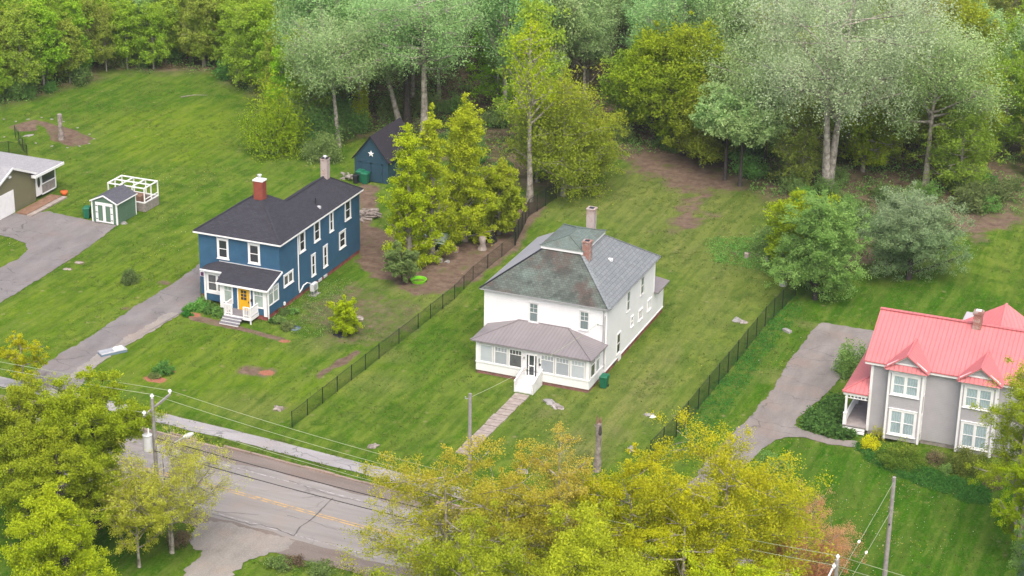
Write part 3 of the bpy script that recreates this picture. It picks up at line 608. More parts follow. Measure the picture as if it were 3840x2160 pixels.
# ---------------------------------------------------------------- blue house
def blue_house():
    h=empty('blue_house',(-22.8,9,0),'navy blue clapboard two storey house with dark shingle roof and yellow front door','house')
    E_=6.11; x0,x1,y0,y1=-26.65,-18.92,1.7,16.85; ex0,ex1,ey0,ey1=-26.99,-18.62,1.40,17.1
    footprint((x0,x1,-.6,y1))
    xl=-23.45
    w=MB(); w.box(x0,x1,y0,9.6,.35,E_-.02); w.box(xl,x1,9.6,y1,.35,E_-.02); w.build('wall',M['bsiding'],h)
    f=MB(); f.box(x0+.05,x1-.05,y0+.05,9.55,-.3,.35); f.box(xl+.05,x1-.05,9.55,y1-.05,-.3,.35); f.build('foundation',M['redfound'],h)
    so=MB(); so.box(ex0+.03,ex1-.03,ey0+.03,9.8,E_-.13,E_-.03); so.box(-23.75,ex1-.03,9.8,ey1-.03,E_-.13,E_-.03); so.build('soffit',M['white'],h)
    s=.66; AP=(-22.8,5.6,E_+s*4.19); hw=2.55; rz=E_+s*hw; xr=ex1-hw
    FL,FR,BR=(ex0,ey0,E_),(ex1,ey0,E_),(ex1,ey1,E_); BL2=(xr-hw,ey1,E_); RT=(xr,ey1-hw,rz)
    by=9.8; BLf=(ex0,by,E_); 
    # junction: ridge of the rear wing meets the front block's back-right hip
    t=(AP[2]-rz)/s; J=(AP[0]+t,AP[1]+t,rz); V=(xr-hw,by,E_)
    r=MB(); r.poly([FL,FR,AP]); r.poly([BLf,FL,AP]); r.poly([V,BLf,AP,J]) ; r.poly([FR,BR,RT,J,AP]); r.poly([BR,BL2,RT]); r.poly([BL2,V,J,RT]); e=.12
    for a,b in ((FL,FR),(FR,BR),(BR,BL2),(BL2,V),(V,BLf),(BLf,FL)): r.poly([(a[0],a[1],a[2]-.02),(b[0],b[1],b[2]-.02),b,a])
    r.poly([(q[0],q[1],q[2]-.02) for q in (FL,BLf,V,BL2,BR,FR)]); roof=r.build('roof',M['asph'],h)
    g=MB()
    for a,b in ((FL,FR),(FR,BR),(BR,BL2),(BL2,V),(V,BLf),(BLf,FL)): g.bar((a[0],a[1],E_-.09),(b[0],b[1],E_-.09),.05,.13)
    g.build('fascia',M['white'],roof)
    for p,q in ((FL,AP),(FR,AP),(J,RT),(BR,RT)): hcap(p,q,.2,.02,M['asph'],roof)
    mb=MB(); X_,Y_=-22.55,5.25; mb.box(X_-.44,X_+.44,Y_-.36,Y_+.36,8.0,10.05); ch=mb.build('chimney',M['brickred'],h)
    mb=MB(); mb.box(X_-.48,X_+.48,Y_-.40,Y_+.40,10.05,10.17); mb.build('chimney_cap',M['white'],ch)
    mb=MB(); mb.tube([(X_,Y_,10.17),(X_,Y_,10.5)],.13,10); mb.tube([(X_,Y_,10.5),(X_,Y_,10.53),(X_,Y_,10.58),(X_,Y_,10.62)],[.2,.2,.2,.05],10); mb.build('flue',M['greyMetal2'],ch)
    mb=MB(); X_,Y_=RT[0]+.05,RT[1]+.0; mb.box(X_-.31,X_+.31,Y_-.31,Y_+.31,7.2,9.45); mb.box(X_-.34,X_+.34,Y_-.34,Y_+.34,9.3,9.45); ch=mb.build('chimney',M['brickpale'],h)
    mb=MB(); mb.tube([(X_,Y_,9.45),(X_,Y_,9.62)],.12,10); mb.tube([(X_,Y_,9.62),(X_,Y_,9.64),(X_,Y_,9.7)],[.2,.2,.06],10); mb.build('flue',M['greyMetal2'],ch)
    v=MB(); v.tube([(-19.7,9.9,6.7),(-19.7,9.9,7.4)],.05,8); v.build('vent_pipe',M['black'],roof)
    v=MB(); v.box(-19.5,-19.2,9.75,9.95,6.5,6.72); v.build('roof_vent',M['greyMetal2'],roof)
    for u in ((-24.85,-23.75,3.90,5.72),(-21.87,-20.74,3.92,5.74)): window(h,'S',y0,*u,'gdark',.16)
    for u in ((5.22,6.30,3.98,5.84),(7.95,9.07,4.02,5.88),(10.87,11.62,3.98,5.86),(13.88,15.05,4.02,5.88),(7.33,8.10,1.08,3.06),(9.58,10.38,1.10,3.08),(12.68,13.94,1.74,3.30)): window(h,'E',x1,*u,'gdark',.15)
    window(h,'E',x1,2.3,4.0,1.92,2.98,'gmid',.13,'x','white',0,True,'window',2)
    # front porch with bay
    p=empty('porch',(0,0,0),None,None); p.parent=h; p.location=Vector((-21.2,.4,0))-h.location
    py=-.62; px0,px1=-23.35,x1+.001
    w=MB(); w.box(px0,px1-.003,py,y0,.42,2.78); w.hexa([(px1-.06,py,2.78),(px1-.003,py,2.78),(px1-.003,y0,2.78),(px1-.06,y0,2.78)],[(px1-.06,py,2.80),(px1-.003,py,2.80),(px1-.003,y0,3.5),(px1-.06,y0,3.5)])
    w.box(-25.65,px0,.75,y0,.30,3.12); w.build('porch_wall',M['bsiding'],p)
    f=MB(); f.box(px0+.05,px1-.05,py+.05,y0,-.3,.42); f.build('porch_foundation',M['redfound'],p)
    t=MB(); S1=FB('S',py)
    S1(t,px0-.03,px0+.30,0,.05,.5,2.9); S1(t,px1-.30,px1+.03,0,.05,.35,2.9); S1(t,px0,px1,0,.045,2.72,2.9); t.box(px1,px1+.04,py-.05,py+.28,.5,2.9)
    S2=FB('S',.75); S2(t,-25.70,-25.52,0,.05,.28,3.1); S2(t,-25.52,px0,0,.045,2.85,3.1); S2(t,-25.52,px0,0,.05,.95,1.12); t.build('porch_trim',M['white'],p)
    # roof: wall line, bay eave, front eave
    wz=3.62; k=.30; zf=lambda y: wz-k*(y0-y)
    ye=-.95; yb=.38; L=-25.85; m_=-23.75
    A,B,C,D,E2,F=(-24.7,y0,wz),(-18.68,y0,wz),(-18.68,ye,zf(ye)),(-23.55,ye,zf(ye)),(m_,yb,zf(yb)),(L,yb,zf(yb)-.02)
    r=MB(); r.poly([D,C,B,A,F,E2]); r.poly([F,A,(L,y0,zf(yb)-.02)]); 
    r.poly([(q[0],q[1],q[2]-.10) for q in (E2,F,(L,y0,zf(yb)-.02),A,B,C,D)])
    r.poly([(D[0],D[1],D[2]-.1),(E2[0],E2[1],E2[2]-.1),E2,D][::-1]); pr=r.build('porch_roof',M['asph'],p)
    g=MB(); g.bar((D[0]-.02,ye-.02,D[2]-.06),(C[0]+.02,ye-.02,C[2]-.06),.06,.16); g.bar((E2[0],yb-.02,E2[2]-.06),(L,yb-.02,E2[2]-.08),.06,.14); g.bar((B[0]+.02,y0,B[2]-.05),(C[0]+.02,ye,C[2]-.05),.06,.16); g.build('fascia',M['white'],pr)
    g=MB(); g.bar((A[0],y0-.03,wz+.03),(B[0],y0-.03,wz+.03),.05,.05); g.build('flashing',M['greyMetal2'],pr)
    window(p,'S',.75,-25.46,-23.42,1.12,2.85,'gmid',.16,'dh','white',0,False,'window',2)
    window(p,'S',py,-23.06,-22.14,1.02,2.62,'ggreen',.09,'top','white',2,False); window(p,'S',py,-20.22,-19.16,1.02,2.62,'ggreen',.10,'top','white',3,False)
    window(p,'E',x1+.003,-.45,1.38,1.20,2.72,'ggreen',.10,'top','white',3,False,'window',2)
    S1=FB('S',py); d=MB(); S1(d,-21.72,-20.42,0,.05,.50,2.66); dd=MB(); d.build('door_frame',M['white'],p)
    S1(dd,-21.60,-20.54,.05,.075,.52,2.60); dr=dd.build('door',M['yellow'],p)
    for a in (0,1):
        for b in (0,1,2):
            g=MB(); S1(g,-21.34+.28*a,-21.34+.28*a+.24,.076,.08,1.55+.30*b,1.55+.30*b+.25); g.build('pane',M['gdark'],dr)
    g=MB(); S1(g,-20.64,-20.58,.08,.13,1.35,1.5); g.build('handle',M['black'],dr)
    g=MB(); S1(g,-20.40,-20.28,.05,.17,1.55,1.75); g.build('letterbox',M['black'],p)
    # steps and railings
    s=MB(); fz=.62; dx0,dx1=-22.3,-19.75; yd=-1.95
    s.mi=0; s.box(dx0,dx1,yd,py-.001,fz-.08,fz); s.mi=1; s.box(dx0,dx1,yd-.03,yd,fz-.28,fz-.02); s.box(dx1,dx1+.03,yd,py-.01,fz-.28,fz-.02); s.box(dx1-.1,dx1,yd,yd+.1,0,fz-.1); s.box(dx0,dx0+.1,yd,yd+.1,0,fz-.1)
    for k_ in range(3):
        zt=fz-.155*(k_+1); s.mi=0; s.box(dx0,-20.5,yd-.03-.28*(k_+1),yd-.03-.28*k_,zt-.04,zt); s.mi=1; s.box(dx0,-20.5,yd-.03-.28*(k_+1)+.03,yd-.03-.28*(k_+1)+.05,max(0,zt-.155),zt-.04)
    s.build('steps',[M['deckgrey'],M['white']],p)
    def rail(a,b):
        r=MB(); a=Vector(a);b=Vector(b); n_=max(3,int((b-a).length/.13))
        r.bar(a+Vector((0,0,.85)),b+Vector((0,0,.85)),.09,.05); r.bar(a+Vector((0,0,.12)),b+Vector((0,0,.12)),.06,.05)
        for i in range(n_+1):
            q=a+(b-a)*i/n_; w_=.10 if i in(0,n_) else .05; r.box(q.x-w_/2,q.x+w_/2,q.y-w_/2,q.y+w_/2,q.z,q.z+.85)
        r.build('railing',M['white'],p)
    rail((dx0+.05,yd+.05,fz),(dx0+.05,py-.08,fz)); rail((dx1-.05,yd+.05,fz),(dx1-.05,py-.08,fz)); rail((dx0+.12,yd+.05,fz),(dx0+.72,yd+.05,fz)); rail((-20.45,yd+.05,fz),(dx1-.12,yd+.05,fz))
    t=MB(); t.tube([(-18.72,-.9,2.7),(-18.72,-.78,2.5),(-18.72,-.75,.1)],.05,8); t.build('downpipe',M['white'],p)
    # heat pump line
    t=MB(); t.tube([(-18.86,4.92,5.85),(-18.86,4.90,.75),(-18.86,4.98,.5),(-18.86,5.3,.62),(-18.84,5.7,.9),(-18.75,6.2,.98),(-18.5,6.35,.9)],.055,8); t.build('line_cover',M['white'],h)
    s=MB(); s.box(-26.63,-26.2,1.66,1.7,1.95,2.4); sg=s.build('house_sign',M['white'],h); s=MB(); s.box(-26.58,-26.25,1.645,1.66,2.0,2.35); s.build('sign_panel',plain('purple_sign_panel',(.10,.03,.10),.6,.2,4.),sg)
    for yy in (8.6,9.6): g=MB(); g.box(-18.92,-18.86,yy,yy+.6,.12,.35); g.build('basement_window',M['greyMetal2'],h)
    g=MB(); g.box(-18.92,-18.80,2.2,2.38,.35,.62); g.build('outdoor_socket',M['white'],h)
    return h
blue_house()
def heat_pump():
    t=empty('heat_pump',(-17.85,6.1,0),'white outdoor heat pump unit beside the blue house wall','heat pump')
    x,y=-18.25,5.75
    m_=MB(); m_.box(x,x+.34,y,y+.85,.42,1.05); m_.build('casing',M['greyMetal2'],t)
    m_=MB(); m_.tube([(x+.341,y+.36,.73),(x+.355,y+.36,.73)],.26,16); m_.build('fan_grille',M['galv'],t)
    for yy in (y+.1,y+.72):
        
        for xx in (x+.02,x+.28): m_=MB(); m_.box(xx,xx+.05,yy,yy+.05,0.05,.42); m_.build('leg',M['galv'],t)
    m_=MB(); m_.box(x-.1,x+.55,y-.1,y+.95,-.02,.06); m_.build('base_slab',M['greystone'],t)
heat_pump()
# ---------------------------------------------------------------- red roofed house
def red_house():
    h=empty('grey_house',(37,2,0),'grey clapboard house with faded red metal roof and gabled two storey bays','house')
    x0,x1,y0,y1=31.9,46.,-1.2,7.4; footprint((x0,x1,-2.1,y1),(30.2,32,-1.7,7))
    ze=6.02; rx0,rx1=31.38,46.5; yr=3.05; zr=8.40; ey0,ey1=-1.55,7.65
    w=MB(); w.hexa([(x0,y0,.3),(x1,y0,.3),(x1,y1,.3),(x0,y1,.3)],[(x0,y0,5.95),(x1,y0,5.95),(x1,y1,5.95),(x0,y1,5.95)])
    w.hexa([(x0,y0+.05,5.95),(x0+.2,y0+.05,5.95),(x0+.2,y1-.05,5.95),(x0,y1-.05,5.95)],[(x0,yr-.05,8.2),(x0+.2,yr-.05,8.2),(x0+.2,yr+.05,8.2),(x0,yr+.05,8.2)]); 
    w.box(36.6,43.6,y1,11.,.3,6.); w.build('wall',M['gsiding'],h)
    f=MB(); f.box(x0+.05,x1-.05,y0+.05,y1-.05,-.3,.3); f.build('foundation',M['stone'],h)
    r=MB(); A,B,C,D,R0,R1=(rx0,ey0,ze),(rx1,ey0,ze),(rx1,ey1,ze),(rx0,ey1,ze),(rx0,yr,zr),(rx1,yr,zr)
    r.poly([A,B,R1,R0]); r.poly([R0,R1,C,D]); e=.1
    L=lambda p:(p[0],p[1],p[2]-e)
    r.poly([L(R0),L(R1),L(B),L(A)]); r.poly([L(D),L(C),L(R1),L(R0)]); r.poly([A,R0,L(R0),L(A)]); r.poly([R0,D,L(D),L(R0)]); r.poly([L(A),L(B),B,A]); r.poly([D,C,L(C),L(D)]); r.poly([B,L(B),L(R1),R1]); r.poly([R1,L(R1),L(C),C])
    roof=r.build('roof',M['redmetal'],h)
    c=MB(); c.bar((rx0-.02,yr,zr+.03),(rx1,yr,zr+.03),.32,.06); c.build('ridge_cap',M['redmetal'],roof)
    g=MB(); g.bar((rx0+.06,ey0+.08,ze-.19),(rx1,ey0+.08,ze-.19),.06,.18); g.bar((rx0+.05,ey0+.1,ze-.16),(rx0+.05,yr,zr-.2),.06,.18); g.build('fascia',M['white'],roof)
    # rear wing roof
    AP=Vector((40.0,7.3,8.65)); q=[AP+Vector(v) for v in ((-4.2,0,-2.6),(0,-4.2,-3.0),(4.2,0,-2.6),(0,4.2,-2.6))]
    r=MB()
    for i in range(4): r.poly([q[i],q[(i+1)%4],AP])
    r.poly(q[::-1]); rr=r.build('rear_roof',M['redmetal'],h)
    c=MB(); hipcap(c,q[1],AP,.16,.04); c.build('hip_cap',M['redmetal'],rr)
    mb=MB(); mb.box(38.3,38.92,2.5,3.1,7.9,9.55); mb.box(38.24,38.98,2.44,3.16,9.3,9.5); ch=mb.build('chimney',M['brickworn'],h)
    mb=MB(); mb.box(38.42,38.8,2.62,2.98,9.5,9.6); mb.build('flue',M['white'],ch)
    t=MB(); t.box(x0-.04,x0+.16,y0-.04,y0,.25,5.9); t.box(x0-.04,x0,y0,y0+.16,.25,5.9); t.build('corner_board',M['white'],h); t=MB(); t.box(x0+.16,x1,y0-.03,y0,5.68,5.9); t.build('frieze_board',M['white'],h)
    for bi,bx0 in enumerate((33.35,38.62)):
        b=empty('bay',(0,0,0),None,None); b.parent=h; b.location=Vector((bx0+1.28,-1.6,0))-h.location
        bx1=bx0+2.56; yf=-2.02
        w=MB(); w.box(bx0,bx1,yf,y0,.3,6.0); w.build('bay_wall',M['gsiding'],b)
        t=MB(); S1=FB('S',yf)
        S1(t,bx0-.03,bx0+.12,0,.04,.25,5.95); S1(t,bx1-.12,bx1+.03,0,.04,.25,5.95); t.box(bx1,bx1+.04,yf,yf+.14,.25,5.95); t.box(bx0-.04,bx0,yf,yf+.14,.25,5.95); t.box(bx1,bx1+.035,y0-.12,y0,.25,5.95); S1(t,bx0,bx1,0,.035,5.66,5.9); t.build('bay_trim',M['white'],b)
        window(b,'S',yf,bx0+.26,bx1-.26,.72,2.80,'gcurt',.17,'dh','white',0,True,'window',2); window(b,'S',yf,bx0+.22,bx1-.24,3.92,5.62,'gcurt',.17,'dh','white',0,True,'window',2)
        for z in (1.,4.05): window(b,'E',bx1+.003,yf+.2,y0-.1,z,z+1.5,'gcurt',.08,'dh','white',0,False)
        cx=bx0+1.28; hw=1.62; yg=-2.12; ye=-2.42; za=6.08; zp=7.30
        yb=ey0+(zp-ze)/((zr-ze)/(yr-ey0)); yl=ey0+(za-ze)/((zr-ze)/(yr-ey0))
        r=MB(); P0,P1=(cx,ye,zp),(cx,yb,zp-.0); Lf,Lb,Rf,Rb=(cx-hw,ye,za),(cx-hw,yl+.02,za),(cx+hw,ye,za),(cx+hw,yl+.02,za)
        r.poly([Lf,P0,P1,Lb][::-1]); r.poly([Rf,Rb,P1,P0]); 
        r.poly([(p[0],p[1],p[2]-.07) for p in (Lf,P0,P1,Lb)]); r.poly([(p[0],p[1],p[2]-.07) for p in (Rf,Rb,P1,P0)][::-1])
        r.poly([Lf,P0,(P0[0],P0[1],P0[2]-.08),(Lf[0],Lf[1],Lf[2]-.08)][::-1]); r.poly([P0,Rf,(Rf[0],Rf[1],Rf[2]-.08),(P0[0],P0[1],P0[2]-.08)][::-1])
        # pent skirt under the gable
        r.poly([(cx-hw+.08,ye,za-.1),(cx+hw-.08,ye,za-.1),(cx+hw-.45,yg-.02,za+.30),(cx-hw+.45,yg-.02,za+.30)]); r.poly([(cx-hw+.08,ye,za-.1),(cx-hw+.08,yf,za-.12),(cx+hw-.08,yf,za-.12),(cx+hw-.08,ye,za-.1)])
        br=r.build('bay_roof',M['redmetal'],b)
        c=MB(); c.bar((cx,ye-.02,zp+.02),(cx,yb+.05,zp+.02),.14,.05); c.build('ridge_cap',M['redmetal'],br)
        g=MB(); g.poly([(cx-hw+.35,yg,za+.2),(cx+hw-.35,yg,za+.2),(cx,yg,zp-.1)]); g.build('gable_face',M['gsiding'],b)
        g=MB(); g.bar((cx-hw+.2,yg-.04,za+.1),(cx,yg-.04,zp-.14),.07,.16); g.bar((cx+hw-.2,yg-.04,za+.1),(cx,yg-.04,zp-.14),.07,.16); g.bar((cx-.85,yg-.03,za+.38),(cx+.85,yg-.03,za+.38),.05,.09); g.build('gable_trim',M['white'],b)
    # side porch
    p=empty('side_porch',(0,0,0),None,None); p.parent=h; p.location=Vector((31,2,0))-h.location
    FLo,FRo,Bk=(29.98,-1.72,3.36),(31.9,-1.72,3.36),(29.98,6.8,3.36); W0,W1=(31.9,.25,4.3),(31.9,6.8,4.3)
    r=MB(); r.poly([FLo,FRo,W0]); r.poly([Bk,FLo,W0,W1]); r.poly([L(x) for x in (FLo,Bk,W1,FRo)]); r.poly([L(FLo),L(FRo),FRo,FLo]); r.poly([L(Bk),L(FLo),FLo,Bk]); pr=r.build('porch_roof',M['redmetal'],p)
    c=MB(); hipcap(c,FLo,W0,.14,.04); c.build('hip_cap',M['redmetal'],pr)
    g=MB(); g.bar((30.08,-1.6,3.17),(31.86,-1.6,3.17),.08,.24); g.bar((30.08,-1.6,3.17),(30.08,6.7,3.17),.08,.24)
    for i in range(6): g.box(30.3+.27*i,30.38+.27*i,-1.6,-1.54,2.82,3.07)
    g.bar((30.2,-1.57,2.84),(31.86,-1.57,2.84),.05,.06); g.build('frieze',M['white'],p)
    g=MB(); g.box(30.15,31.88,-1.62,6.6,.52,.62); g.build('porch_floor',M['porchfloor'],p)
    g=MB(); g.box(30.17,31.86,-1.64,-1.60,.28,.46); g.box(30.17,31.86,-1.75,-1.70,.06,.18); g.box(30.15,31.86,-1.74,-1.62,.18,.22); g.build('skirting',M['white'],p)
    g=MB(); g.box(30.19,31.86,-1.58,6.5,0,.5); g.build('crawl_space_shade',M['black'],p)  # solid black block paints in the shade of the hollow below the floor
    for y in (-1.5,2.4,6.3):
        g=MB(); g.box(30.22,30.38,y-.08,y+.08,.62,3.06); g.box(30.17,30.43,y-.13,y+.13,.62,1.5); g.box(30.15,30.45,y-.15,y+.15,1.5,1.58); g.build('post',M['white'],p)
    for a,b in ((-1.37,2.27),(2.53,6.17)):
        g=MB(); g.bar((30.3,a,1.42),(30.3,b,1.42),.10,.08); g.bar((30.3,a,.75),(30.3,b,.75),.06,.06)
        n_=int((b-a)/.13)
        for i in range(n_): yy=a+(b-a)*(i+.5)/n_; g.box(30.275,30.325,yy-.03,yy+.03,.75,1.4)
        g.build('railing',M['white'],p)
red_house()
# ---------------------------------------------------------------- blue barn
def barn():
    P=G(1331/1.49068,672/1.49068); x,y=P[0],P[1]; w_,d_=3.7,6.6; hb,hp=2.55,4.85
    h=empty('blue_barn',(x+w_/2,y+d_/2,0),'dark blue gabled barn with a white star above its double doors','barn'); footprint((x,x+w_,y,y+d_))
    cx=x+w_/2
    w=MB(); w.hexa([(x,y,0),(x+w_,y,0),(x+w_,y+d_,0),(x,y+d_,0)],[(x,y,hb),(x+w_,y,hb),(x+w_,y+d_,hb),(x,y+d_,hb)])
    for yy in (y,y+d_-.1): w.hexa([(x,yy,hb),(x+w_,yy,hb),(x+w_,yy+.1,hb),(x,yy+.1,hb)],[(cx-.02,yy,hp-.06),(cx+.02,yy,hp-.06),(cx+.02,yy+.1,hp-.06),(cx-.02,yy+.1,hp-.06)])
    w.build('wall',M['barnblue'],h)
    o=.22; sl_=(hp-hb)/(w_/2); zl=hb-o*sl_
    r=MB(); r.slab([(x-o,y-.25,zl),(cx,y-.25,hp),(cx,y+d_+.2,hp),(x-o,y+d_+.2,zl)],.1); r.slab([(cx,y-.25,hp),(x+w_+o,y-.25,zl),(x+w_+o,y+d_+.2,zl),(cx,y+d_+.2,hp)],.1); r.build('roof',M['barnroof'],h)
    S1=FB('S',y)
    for a,b in ((.62,1.82),(1.86,3.06)):
        g=MB(); S1(g,x+a,x+b,.0,.05,.05,2.0)
        for u in (a,b-.1): S1(g,x+u,x+u+.1,.05,.07,.05,2.0)
        S1(g,x+a,x+b,.05,.07,1.9,2.0); S1(g,x+a,x+b,.05,.07,.95,1.05); g.build('door',M['barnblue'],h)
    g=MB(); S1(g,x+.4,x+w_-.4,.05,.09,2.03,2.12); g.build('door_track',M['barnblue'],h)
    g=MB(); sx,sz=cx+.0,2.95; pts=[]
    for k in range(10):
        a=math.pi/2+k*math.pi/5; rr=.34 if k%2==0 else .14; pts.append((sx+rr*math.cos(a),y-.06,sz+rr*math.sin(a)))
    c_=(sx,y-.12,sz); bk=[(p[0],y-.01,p[2]) for p in pts]
    for k in range(10): g.poly([pts[(k+1)%10],c_,pts[k]][::-1]); g.poly([bk[k],bk[(k+1)%10],pts[(k+1)%10],pts[k]])
    g.build('star_ornament',M['white'],h)
    return x,y
BX,BY=barn()
def bin_(name,x,y,label,mat='green',s=1.,rz=0,group=None):
    t=empty(name,(x,y,0),label,'bin',group)
    m_=MB(); w0,w1,d0,d1=.23*s,.29*s,.27*s,.34*s
    m_.hexa([(x-w0,y-d0,.06),(x+w0,y-d0,.06),(x+w0,y+d0,.06),(x-w0,y+d0,.06)],[(x-w1,y-d1,.98*s),(x+w1,y-d1,.98*s),(x+w1,y+d1,.98*s),(x-w1,y+d1,.98*s)]); m_.box(x-w1-.02,x+w1+.02,y-d1-.02,y+d1+.02,.90*s,.97*s); m_.build('body',M[mat],t)
    m_=MB(); m_.hexa([(x-w1-.03,y-d1-.05,.98*s),(x+w1+.03,y-d1-.05,.98*s),(x+w1+.03,y+d1+.05,.98*s),(x-w1-.03,y+d1+.05,.98*s)],[(x-w1+.04,y-d1+.03,1.07*s),(x+w1-.04,y-d1+.03,1.07*s),(x+w1-.04,y+d1-.02,1.09*s),(x-w1+.04,y+d1-.02,1.09*s)]); m_.build('lid',M[mat],t)
    m_=MB(); m_.tube([(x-w1,y+d1+.09,.98*s),(x+w1,y+d1+.09,.98*s)],.025,6); m_.build('handle',M[mat],t)
    for sx in (-1,1):
        m_=MB(); m_.tube([(x+sx*w0,y+d0,.11),(x+sx*(w0+.06),y+d0,.11)],.11,10); m_.build('wheel',M['black'],t)
    if rz: t.rotation_euler=(0,0,rz)
bin_('wheelie_bin',11.28,-1.55,'green wheelie bin by the front corner of the white house')
bin_('wheelie_bin',BX+1.55,BY-.75,'bright green wheelie bin in front of the barn doors',s=1.12)
bin_('wheelie_bin',BX+.85,BY-.45,'dark green wheelie bin nearest the barn wall behind the black one',s=1.15)
bin_('black_bin',BX+.65,BY-1.05,'black bin left of the green bin at the barn','black',.85)
bin_('wheelie_bin',-46.45,14.35,'green wheelie bin standing beside the sage garden shed',s=1.05,rz=.3)
# ---------------------------------------------------------------- olive house
def olive():
    h=empty('olive_house',(-60,13,0),'olive sided bungalow with pale grey roof and white garage door','house'); X_=-53.6
    footprint((-75,X_,8.9,16.4),(-70,-53.4,16.4,20))
    w=MB(); w.box(-78,X_,8.9,16.4,0,2.86); w.hexa([(X_-.15,8.95,2.86),(X_,8.95,2.86),(X_,16.35,2.86),(X_-.15,16.35,2.86)],[(X_-.15,12.6,4.4),(X_,12.6,4.4),(X_,12.7,4.4),(X_-.15,12.7,4.4)]); w.build('wall',M['osiding'],h)
    r=MB(); e=.35; zr=4.55; sl_=(zr-2.9)/3.75
    r.slab([(X_+.3,8.9-.3,zr-sl_*4.05),(X_+.3,12.64,zr),(-78,12.64,zr),(-78,8.6,zr-sl_*4.05)],.12); r.slab([(X_+.3,12.64,zr),(X_+.3,16.5,zr-sl_*3.86),(-78,16.5,zr-sl_*3.86),(-78,12.64,zr)],.12); rf=r.build('roof',M['greyshingle'],h)
    g=MB(); g.bar((X_+.33,8.6,zr-sl_*4.05-.07),(X_+.33,12.64,zr-.07),.07,.2); g.bar((X_+.33,12.64,zr-.07),(X_+.33,16.5,zr-sl_*3.86-.07),.07,.2); g.build('fascia',M['white'],rf)
    E1=FB('E',X_); g=MB(); E1(g,9.55,12.85,0,.06,0,2.28); d=g.build('garage_door_frame',M['white'],h)
    g=MB()
    for i in range(4): E1(g,9.7,12.7,.06,.075+.0,.02+.53*i,.02+.53*i+.515)
    g.build('garage_door',M['white'],h)
    l=MB(); E1(l,12.2,12.5,0,.2,3.6,3.8); l.build('security_light',M['white'],h)
    # screened back porch
    p=empty('screen_porch',(0,0,0),None,None); p.parent=h; p.location=Vector((-55,18,0))-h.location
    r=MB(); r.slab([(-52.95,15.6,2.86),(-52.95,20.4,2.86),(-70,20.4,2.95),(-70,15.6,2.95)],.1); pr=r.build('porch_roof',M['greyshingle'],p)
    g=MB(); g.bar((-52.93,15.6,2.74),(-52.93,20.4,2.74),.07,.26); g.bar((-53.4,15.62,2.74),(-52.9,15.62,2.74),.07,.26); g.build('fascia',M['white'],pr)
    g=MB(); g.box(-58,-53.62,16.42,19.8,.35,.45); g.build('porch_floor',M['wood'],p)
    g=MB(); E1(g,16.45,17.4,0,.05,.42,2.65); dr=g.build('door',M['white'],p)
    g=MB(); pts=[(X_+.055,16.92+.24*math.cos(a),1.75+.55*math.sin(a)) for a in np.linspace(0,2*math.pi,20,endpoint=False)]; g.poly(pts); g.build('pane',M['gdark'],dr)
    g=MB(); E1(g,17.4,19.7,-.05,0,.35,1.35); g.build('lower_wall',M['wood'],p)
    g=MB(); E1(g,17.4,19.8,.0,.06,1.33,1.42); E1(g,19.65,19.8,0,.05,.3,2.7); E1(g,17.4,17.5,0,.05,1.4,2.7); E1(g,17.4,19.8,0,.05,.3,.42); g.build('porch_trim',M['white'],p)
    g=MB(); E1(g,17.5,19.65,-.06,-.04,1.42,2.7); g.build('screen',M['gdark'],p)
    g=MB(); g.box(-58,-53.7,19.62,19.66,.45,2.7); g.build('screen',M['gdark'],p)
olive()
mb=MB(); 
for i in range(30): mb.box(-53.2,-51.95,12.55+.19*i,12.55+.19*i+.175,.02,.16)
mb.build('boards',M['brownwood'],empty('wooden_walkway',(-52.6,15.4,0),'brown boarded walkway along the olive wall to the porch door','walkway'))
mb=MB(); mb.box(-51.9,-51.35,12.4,18.3,.0,.14); tag(mb.build('stone_edging',M['slabstone'],None,loc=(-51.6,15,0)),'pale stone edging strip beside the brown boarded walkway','edging')
P=G(162,491); mb=MB(); mb.tube([(P[0],P[1],0),(P[0],P[1],.45),(P[0],P[1],.46),(P[0],P[1],.36)],[.24,.36,.30,.26],14); o=mb.build('flower_pot',M['orange'],None,True,loc=(P[0],P[1],0)); tag(o,'orange flower pot at the end of the boarded walkway','flower pot')
